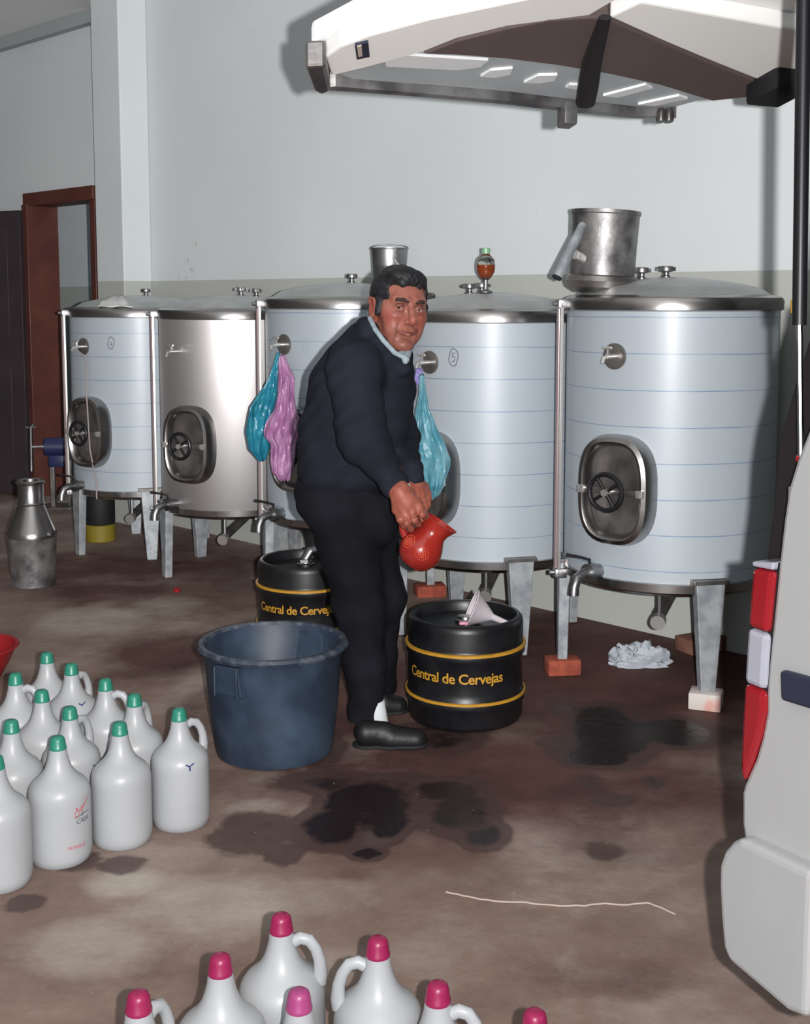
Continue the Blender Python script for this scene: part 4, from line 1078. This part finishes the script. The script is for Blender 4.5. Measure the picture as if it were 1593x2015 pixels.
# eyes
for s in (-1, 1):
    e = obj('eye', MB().ball((s*.031,.0722,.0105), .0136, HF), M['eye_white'], body, world=True)
    ec = Vector((s*.031,.0722,.0105)); dc_ = (HF.inverted() @ Vector((0,0,HC)) - ec).normalized()
    obj('iris', MB().ball(ec + dc_*.0093, (.0062,.0052,.0062), HF, 16, 8), M['iris'], e, world=True)
    eb = SDF((-.06,.05,.01),(.06,.11,.06),.002); eb.chain([(s*.012,.0905,.029),(s*.027,.0885,.034),(s*.040,.078,.033),(s*.048,.066,.027)], [.0045,.0055,.0048,.003], .003)
    v_, f_ = eb.mesh(); field_obj('eyebrow', [(v_,f_,HF)], M['brow'], body)
# hair
hh = SDF((-.115,-.14,-.10), (.115,.14,.17), .0028)
hh.ell((0,-.016,.042), (.0815,.100,.090), .01)
hh.ell((.018,.040,.098), (.045,.040,.024), .02); hh.ell((-.018,.036,.094), (.038,.04,.022), .02)
hh.ell((0,.10,.022), (.056,.055,.062), .010, sub=True)        # forehead and face cut out
hh.ell((0,.12,-.03), (.09,.085,.10), .010, sub=True)
hh.ell((.047,.070,.06), (.018,.03,.018), .008, sub=True); hh.ell((-.047,.070,.06), (.018,.03,.018), .008, sub=True)
hh.cap((.068,.022,.02),(.0715,.022,-.012), .0125,.010,.006); hh.cap((-.068,.022,.02),(-.0715,.022,-.012), .0125,.010,.006)
hh.ell((0,-.04,-.12), (.12,.12,.085), .012, sub=True)
for s in (-1,1): hh.ell((s*.088,-.012,-.008), (.022,.024,.032), .004, sub=True)
X_, Y_, Z_ = np.meshgrid(*[hh.lo[i]+hh.res*np.arange(hh.n[i]) for i in range(3)], indexing='ij', sparse=True)
hh.D += (.0013*np.sin(X_*170+Z_*60)*np.sin(Y_*120+X_*40) + .0009*np.sin(X_*330+Y_*90)*np.sin(Z_*260)).astype(np.float32)
v_, f_ = hh.mesh(); field_obj('hair', [(v_,f_,HF)], M['hair'], man)
# sweater
sw = SDF((-.56,3.17,.80), (.20,4.15,1.46), .005)
rl = R_(math.radians(20), 'Y')
sw.ell(Q(712,770,3.04), (.145,.185,.225), .03, rot=rl)
sw.ell(Q(688,860,3.07), (.158,.175,.15), .05)
sw.ell(Q(676,925,3.09), (.145,.165,.085), .05)
sw.cap(Q(705,716,2.90), Q(744,700,3.18), .074,.070,.05)
sw.cap(Q(738,690,2.99), Q(752,660,2.985), .092,.064,.035)
sw.cap(Q(722,676,2.94), Q(776,732,2.93), .042,.046,.05)
sw.ell(Q(752,800,3.0), (.085,.12,.16), .05); sw.ell(Q(668,775,3.06), (.085,.13,.12), .05)
sw.chain([JN['sn'],JN['en'],Q(772,944,2.83)], [.078,.066,.041], .04)
sw.chain([JN['sf'],JN['ef'],Q(804,928,2.945)], [.07,.060,.044], .04)
sw.cap(Q(775,950,2.83), Q(778,955,2.83), .042,.042,.006)
sw.cap(Q(804,928,2.94), Q(808,940,2.935), .043,.041,.006)
# neck opening
c_n = HF @ Vector((.01,-.025,-.16))
sw.cap(tuple(HF @ Vector((0,.0,-.05))), tuple(HF @ Vector((.01,.0,-.10))), .070,.062,.006, sub=True)
sw.cap(Q(790,660,2.87), Q(797,704,2.86), .040,.012,.008, sub=True)
sw.chain([Q(718,640,2.97),Q(724,650,2.93),Q(742,676,2.90),Q(768,704,2.885),Q(792,724,2.89)], [.022,.024,.024,.024,.022], .02)
sw.plane(Q(660,958,3.1), (-.12,0,-1), .006)
X_, Y_, Z_ = np.meshgrid(*[sw.lo[i]+sw.res*np.arange(sw.n[i]) for i in range(3)], indexing='ij', sparse=True)
sw.D += (.004*np.sin(Z_*38+X_*46+Y_*12)*np.sin(X_*22-Z_*17+2) + .002*np.sin(Z_*95-X_*60+Y_*50)).astype(np.float32)
v_, f_ = sw.mesh(); field_obj('sweater', [(v_,f_,I4)], M['sweater'], man)
# collar, shirt cuff
ck = SDF((-.3,3.3,1.1), (.1,3.85,1.45), .0025)
colr = [Q(800,706,2.86),Q(776,694,2.855),Q(754,670,2.865),Q(738,648,2.885),Q(728,628,2.92),Q(726,618,2.99),Q(738,615,3.05),Q(765,625,3.08),Q(790,650,3.04),Q(806,672,2.97),Q(810,688,2.92)]
for a_, b_ in zip(colr, colr[1:]): ck.cap(a_, b_, .0072, .0072, .0012)
ck.cap(Q(802,690,2.91), Q(800,708,2.87), .012, .008, .01); ck.cap(Q(790,694,2.90), Q(797,712,2.86), .010, .007, .01)
v_, f_ = ck.mesh(); field_obj('shirt_collar', [(v_,f_,I4)], M['shirt'], man)
cf = SDF((-.13,3.28,.84),(.03,3.52,1.0),.0025); cf.cap(Q(775,951,2.828), Q(780,960,2.828), .0385,.037,.004)
cf.cap(Q(782,964,2.82), Q(788,975,2.82), .036,.036,.003, sub=True)
obj('shirt_cuff', MB().tube([Q(783,962,2.828), Q(789,970,2.826)], [.0345,.0335], 28), M['sock'], man, world=True)
# trousers
tr = SDF((-.56,3.2,.03), (.16,4.3,.98), .006)
tr.ell(Q(670,975,3.11), (.143,.168,.125), .03)
tr.chain([Q(668,985,3.07),Q(706,1180,3.19),Q(716,1300,3.215),Q(722,1425,3.225)], [.112,.082,.068,.058], .03)
tr.chain([Q(700,985,3.20),Q(748,1170,3.26),Q(738,1290,3.34),Q(744,1362,3.40)], [.112,.080,.068,.062], .03)
tr.ell(Q(752,1010,3.1), (.06,.12,.10), .05)
tr.plane(Q(670,925,3.1), (0,0,1), .01)
tr.plane(Q(715,1440,3.21), (.55,0,-1), .004)
X_, Y_, Z_ = np.meshgrid(*[tr.lo[i]+tr.res*np.arange(tr.n[i]) for i in range(3)], indexing='ij', sparse=True)
tr.D += (.005*np.sin(Z_*30+X_*40)*np.sin(X_*30+Y_*20) + .002*np.sin(Z_*80+Y_*60)).astype(np.float32)
v_, f_ = tr.mesh(); field_obj('trousers', [(v_,f_,I4)], M['trousers'], man)
# socks and shoes
def shoe(heel, toe, sockp, w=.042):
    heel = Vector(heel); toe = Vector(toe); heel.z = toe.z = 0; d = (toe-heel).normalized(); L = (toe-heel).length
    s = SDF(tuple(np.minimum(heel, toe) - np.array([.08,.08,.0])), tuple(np.maximum(heel, toe) + np.array([.08,.08,.16])), .004)
    g = lambda t, z: tuple(heel + d*L*t + Vector((0,0,z)))
    s.cap(g(.12,.035), g(.92,.018), w*.80, w*.55, .02); s.cap(g(.10,.05), g(.38,.052), w*.78, w*.62, .02); s.cap(g(.5,.024), g(.86,.018), w*.95, w*.80, .02)
    s.plane((0,0,.004), (0,0,-1), .003)
    v_, f_ = s.mesh(); o = field_obj('shoe', [(v_,f_,I4)], M['leather'], man)
    so = SDF(tuple(np.minimum(heel, toe) - np.array([.08,.08,.0])), tuple(np.maximum(heel, toe) + np.array([.08,.08,.016])), .004)
    so.cap(g(0.08,.0),g(.9,.0), w*.92,w*.8,.02); so.cap(g(.5,.0),g(.84,.0), w*1.05,w*.98,.02); so.plane((0,0,.012),(0,0,1),.002); so.plane((0,0,.001),(0,0,-1),.002)
    v_, f_ = so.mesh(); field_obj('shoe_sole', [(v_,f_,I4)], M['black_rubber'], o)
    obj('sock', MB().tube(sockp, [.036,.034], 20), M['sock'], man, world=True)
shoe(FL(706,1468), FL(834,1466), [P(745,1440,3.205), P(736,1380,3.21)])
shoe(FL(724,1402), FL(789,1399), [P(752,1392,3.42), P(748,1340,3.41)])

# ================================================================ red clay pitcher in his hand
pb = P(812, 1092, 2.84); pt_ = P(858, 1024, 2.84)
za = Vector((pt_.x-pb.x, .0, pt_.z-pb.z)).normalized(); xa = Vector((za.z, 0, -za.x)); ya = za.cross(xa)
PT = frame(P(807, 1112, 2.84), xa, ya, za)
pit = thing('pitcher', None, 'red glazed clay pitcher with raised flower rosettes, held tilted by the man', 'pitcher', Mx=PT)
pv = MB(); seg = 56; V = []; F = []
prof = [(.012,0),(.032,.001),(.038,.004),(.052,.020),(.0615,.042),(.0625,.058),(.057,.078),(.047,.097),(.041,.112),(.040,.124),(.043,.140),(.047,.150),(.0445,.151),(.039,.138),(.036,.122),(.038,.10)]
for r, z in prof:
    for i in range(seg):
        a = 2*math.pi*i/seg; rr = r; zz = z
        if z > .115:
            w = max(0, math.cos(a))**11 * min(1, (z-.115)/.035); rr = r + w*.011; zz = z + w*.001
        V.append((rr*math.cos(a), rr*math.sin(a)*(1-.0), zz))
for j_ in range(len(prof)-1):
    for i in range(seg):
        k_ = (i+1) % seg; F.append((j_*seg+i, j_*seg+k_, (j_+1)*seg+k_, (j_+1)*seg+i))
F.append(tuple(range(seg))); F.append(tuple((len(prof)-1)*seg+i for i in range(seg)))
pv.add(V, F); obj('pitcher_body', pv, M['terracotta'], pit, angle=60)
hp = [(-.040,0,.138),(-.052,0,.150),(-.072,0,.150),(-.088,0,.135),(-.093,0,.112),(-.088,0,.09),(-.074,0,.072),(-.058,0,.062)]
obj('pitcher_handle', MB().tube(hp, [.008,.0075,.0075,.0075,.0075,.0075,.0075,.009], 12, flat=1.3), M['terracotta'], pit)
def rosette(ang, z):
    r0 = .0630; a = math.radians(ang); nrm = Vector((math.cos(a), math.sin(a), .0)).normalized(); t1 = Vector((-math.sin(a), math.cos(a), 0)); t2 = Vector((0,0,1))
    mb = MB(); c = nrm*r0 + Vector((0,0,z))
    for rad, n_, rr in ((.0185,18,.0019),(.0105,11,.0022),(.0045,5,.0022)):
        for q in range(n_):
            b = 2*math.pi*q/n_; x_, y_ = rad*math.cos(b), rad*math.sin(b)
            z_ = z + y_; rr_ = np.interp(z_, [q2[1] for q2 in prof[:12]], [q2[0] for q2 in prof[:12]]); aa_ = a + x_/rr_
            mb.ball((rr_*math.cos(aa_), rr_*math.sin(aa_), z_), rr, None, 8, 6)
    obj('rosette', mb, M['clay_relief'], pit, label='paler raised flower rosette')
rosette(-88, .056); rosette(-140, .062)
# ================================================================ the van (rear near corner at the right of the frame)
VX = Vector((.45, -.893, 0)).normalized()        # forward
VY = Vector((.893, .45, 0)).normalized()         # across, away from the camera
VN = 1.28                                        # near flank plane: VY.p = VN
O = on_plane(1418, 1700, VY, VN); O.z = 0
VT = frame(O, VX, VY, Vector((0,0,1))); VI = VT.inverted()
def vp(px, py, off=0.0):                         # pixel -> (x, z) in the flank plane (shifted off across)
    q = VI @ on_plane(px, py, VY, VN + off); return (q.x, q.z)
van = thing('van', None, 'white van with its tailgate raised, parked at the right edge', 'van', Mx=VT)
VW = 1.42
# body flank: upper part ends at the leaning rear pillar
flank = [vp(*p) for p in [(1640,560),(1612,740),(1592,838),(1566,905),(1549,960),(1540,1020),(1530,1108),(1523,1180),(1512,1290),(1506,1360),(1506,1400),(1497,1450),(1484,1495),(1463,1542),(1458,1560),(1458,1620),(1462,1648)]]
sill = .30
flank += [(flank[-1][0]+.005, sill+.1), (1.0, sill), (2.6, sill), (2.6, 2.29), (flank[0][0]+.12, 2.29), (flank[0][0]+.06, 1.90)]
obj('side_panel', MB().prism(flank, 0, .05), M['white_paint'], van, bevel=.008, smooth=False)
obj('far_side_panel', MB().prism(flank, VW-.05, VW), M['white_paint'], van, bevel=.008, smooth=False)
obj('roof', MB().box((1.45, VW/2, 2.30), (2.3, VW, .05), b=.02), M['white_paint'], van)
obj('load_floor', MB().box((1.4, VW/2, .52), (2.4, VW-.12, .06)), M['trim_brown'], van, smooth=False)
obj('rear_sill', MB().box((.14, VW/2, .5), (.12, VW-.1, .14), b=.02), M['white_paint'], van)
obj('front_bulkhead', MB().box((2.6, VW/2, 1.1), (.05, VW-.1, 1.9)), M['trim_brown'], van, smooth=False)
# dark rubber seal along the leaning rear edge
seal = [vp(*p, .045) for p in [(1600,600),(1593,640),(1561,738),(1530,850),(1520,910),(1514,1000),(1500,1104)]] + [vp(*p, .045) for p in [(1528,1106),(1548,1010),(1552,960),(1568,905),(1597,835),(1640,700),(1645,600)]]
obj('rear_opening_seal', MB().prism(seal, .052, .12), M['car_dark'], van, smooth=False, bevel=.004)
obj('reversing_button', MB().ball(Vector((vp(1543,905)[0], .03, vp(1543,905)[1])), .007), M['car_red'], van, label='small red reflector')
obj('striker', MB().box((vp(1550,978)[0], .02, vp(1550,978)[1]), (.014,.03,.03), b=.003), M['bright'], van)
# tail light: red, clear, red
def slab(name, pts, m, y0=-.006, y1=.10, par=None): return obj(name, MB().prism([vp(*p) for p in pts], y0, y1), m, par or tl, bevel=.008, smooth=False)
tl = obj('tail_light', MB().prism([vp(*p) for p in [(1482,1106),(1527,1108),(1522,1180),(1511,1290),(1506,1360),(1506,1400),(1497,1450),(1482,1497),(1462,1542),(1461,1500),(1466,1380),(1472,1230)]], .004, .09), M['car_dark'], van, smooth=False)
slab('clear_lens', [(1483,1104),(1527,1106),(1525,1122),(1484,1114)], M['car_clear'], par=tl)
slab('red_lens', [(1484,1116),(1525,1124),(1513,1246),(1475,1232)], M['car_red'], par=tl)
slab('clear_lens', [(1475,1234),(1513,1248),(1506,1358),(1468,1342)], M['car_clear'], par=tl)
slab('red_lens', [(1468,1344),(1506,1360),(1507,1400),(1497,1450),(1482,1497),(1463,1540),(1460,1500),(1463,1430)], M['car_red'], par=tl)
# bumper: wraps the corner and runs across the rear
bp_ = [vp(p[0]-5, p[1], -.024) for p in [(1462,1648),(1446,1656),(1430,1674),(1421,1700),(1420,1740),(1423,1800),(1428,1862),(1440,1892),(1500,1942),(1556,1990)]]
x1 = bp_[-1][0]
bump = bp_ + [(x1+.04, bp_[-1][1]+.01), (x1+.04, bp_[0][1]+.01)]
bmp = obj('rear_bumper', MB().prism(bump, -.028, .10), M['white_paint'], van, smooth=False)
bv = bmp.modifiers.new('bevel','BEVEL'); bv.width = .016; bv.segments = 3
zb0, zb1 = min(p[1] for p in bump), max(p[1] for p in bump)
obj('bumper_beam', MB().box((.07, VW/2+.03, (zb0+zb1)/2), (.14, VW-.12, zb1-zb0-.02), b=.02), M['white_paint'], van)
mxp = [vp(*p) for p in [(1546,1316),(1620,1336),(1640,1400),(1600,1392),(1548,1376)]]
obj('side_moulding', MB().prism(mxp + [], -.014, .002), M['moulding'], van, bevel=.006, smooth=False)
# wheel well edge and tyre just past the bumper
tx = x1 + .42
obj('rear_wheel', MB().lathe([(.10,0),(.2,.0),(.29,.02),(.30,.06),(.30,.14),(.29,.18),(.2,.2)], 40, T_(tx+.1, .02, .30) @ R_(-math.pi/2,'X')), M['black_rubber'], van)
obj('rear_wheel', MB().lathe([(.10,0),(.2,.0),(.29,.02),(.30,.06),(.30,.14),(.29,.18),(.2,.2)], 40, T_(tx+.1, VW-.22, .30) @ R_(-math.pi/2,'X')), M['black_rubber'], van)
# gas strut: black cylinder above, thin rod below
sx0, sz0 = vp(1576, 900, .03); sx1, sz1 = vp(1588, 110, .03)
def sp(px, py): q = vp(px, py, .03); return Vector((q[0], .03, q[1]))
a_, b_, c_ = sp(1575, 900), sp(1572, 640), sp(1580, 60)
d_ = (c_-b_).normalized()
top = b_ + d_*((2.0-b_.z)/d_.z)
st = obj('gas_strut', MB().tube([b_, b_ + d_*((2.25-b_.z)/d_.z)], .0105, 16), M['black'], van)
obj('strut_rod', MB().tube([a_, b_ + d_*.01], .005, 10), M['chrome'], st)
obj('strut_stripe', MB().tube([sp(1561,616), sp(1561,590)], .0045, 12), M['yellow'], st, label='small yellow sticker')
# raised tailgate, almost level, free edge away from the camera
GH = HC + .653; 
GK = .24                                         # the gate rises towards its hinge
SH = Matrix.Identity(4); SH[2][0] = GK
def gq(px, py, dz=0.0):
    o = VI @ Vector((0, 0, HC)); d = VI.to_3x3() @ ray(px, py)
    t = (GH + dz + GK*o.x - o.z)/(d.z - GK*d.x); return o + d*t
def gp(px, py): q = gq(px, py); return (q.x, q.y)
B = gq(612, 128); Cc = gq(1330, 218)
gx0 = min(B.x, Cc.x)
g_near = [gp(612,118), gp(722,62), gp(842,30)]
free = [gp(614,150), gp(700,168), gp(850,176), gp(1000,190), gp(1130,205), gp(1250,218), gp(1330,219)]
D = (free[-1][0] + 1.55, free[-1][1] + .03)
far = [gp(1440,203), gp(1540,182)]
hx = -.02 + .25
outline = [(g_near[0][0], g_near[0][1])] + g_near[1:] + [(hx, g_near[-1][1]+.02), (hx, far[-1][1]+.02)] + far[::-1] + free[::-1]
gate = obj('tailgate', MB().prism(outline, GH+.03, GH+.075, SH, axis='z'), M['paint_lightened'], van, bevel=.01, smooth=False)
def plate(name, pts, m, z0, z1, par=None, **k):
    return obj(name, MB().prism([gp(*p) for p in pts], z0, z1, SH, axis='z'), m, par or gate, smooth=False, **k)
plate('inner_panel', [(655,148),(720,132),(830,103),(900,104),(1000,113),(1100,126),(1200,143),(1300,165),(1400,195),(1330,214),(1250,214),(1130,201),(1000,185),(850,172),(700,163)], M['gate_inner'], GH+.004, GH+.03, bevel=.004)
plate('trim_panel', [(832,101),(900,75),(1000,50),(1080,34),(1160,29),(1195,32),(1300,78),(1400,120),(1480,152),(1540,180),(1400,194),(1300,163),(1200,141),(1100,124),(1000,111),(900,103)], M['trim_brown'], GH-.006, GH+.03, bevel=.004)
plate('side_flange', [(640,108),(668,88),(725,66),(842,34),(1200,-40),(1240,-20),(1160,27),(1000,48),(900,72),(830,100),(720,130),(652,146)], M['paint_lightened'], GH-.004, GH+.03, bevel=.005)
plate('upper_flange', [(1198,30),(1260,0),(1593,60),(1640,120),(1548,178),(1480,150),(1400,118),(1300,76)], M['paint_lightened'], GH-.004, GH+.03, bevel=.005)
cuts = [[(755,113),(800,108),(960,118),(945,131),(900,137),(760,130)],[(945,150),(965,138),(1008,134),(1003,146),(975,152)],[(1030,162),(1058,148),(1096,147),(1090,158),(1062,163)],
        [(1112,172),(1120,166),(1142,167),(1138,175)],[(1186,188),(1270,166),(1283,173),(1215,191)],[(1255,205),(1335,188),(1352,194),(1290,207)]]
for c in cuts: plate('panel_opening', c, M['gate_hole'], GH-.0015, GH+.01)
plate('corner_bumper', [(600,100),(640,98),(650,150),(632,158),(618,150)], M['steel_dark'], GH-.03, GH+.02, bevel=.006)
plate('edge_seal', [(636,158),(660,156),(850,172),(1000,186),(1130,202),(1250,216),(1330,217),(1330,221),(1250,221),(1120,208),(1000,193),(850,179),(640,163)], M['galv_dirty'], GH-.014, GH+.02)
lq = gp(1116, 200); obj('latch', MB().box((lq[0], lq[1], GH-.03), (.035,.035,.05), SH, b=.005), M['galv_dirty'], gate)
for px in (1300, 1316):
    q = gp(px, 214); obj('rubber_stop', MB().lathe([(.011,0),(.012,.02),(.008,.03)], 14, SH @ T_(q[0], q[1], GH-.03)), M['steel_dark'], gate)
q = gp(712, 92); plate('lamp_hole', [(698,80),(724,74),(727,103),(702,108)], M['moulding'], GH-.009, GH-.002)
plate('lamp_hole_plug', [(702,80),(711,78),(713,98),(705,100)], M['string'], GH-.012, GH-.008)
# dark strap hanging under the gate
s0, s1, s2 = [gq(1190, 34, -.01), gq(1165,120,-.02), gq(1152, 205, -.035)]
obj('pull_strap', MB().tube([s0, s0.lerp(s1,.5), s1, s1.lerp(s2,.6), s2], [.012,.016,.02,.022,.02], 12, flat=.5), M['car_dark'], gate)
q0 = gp(1530,150); obj('hinge_cover', MB().box((q0[0], q0[1], GH-.02), (.10,.10,.06), SH, b=.01), M['black_rubber'], gate)
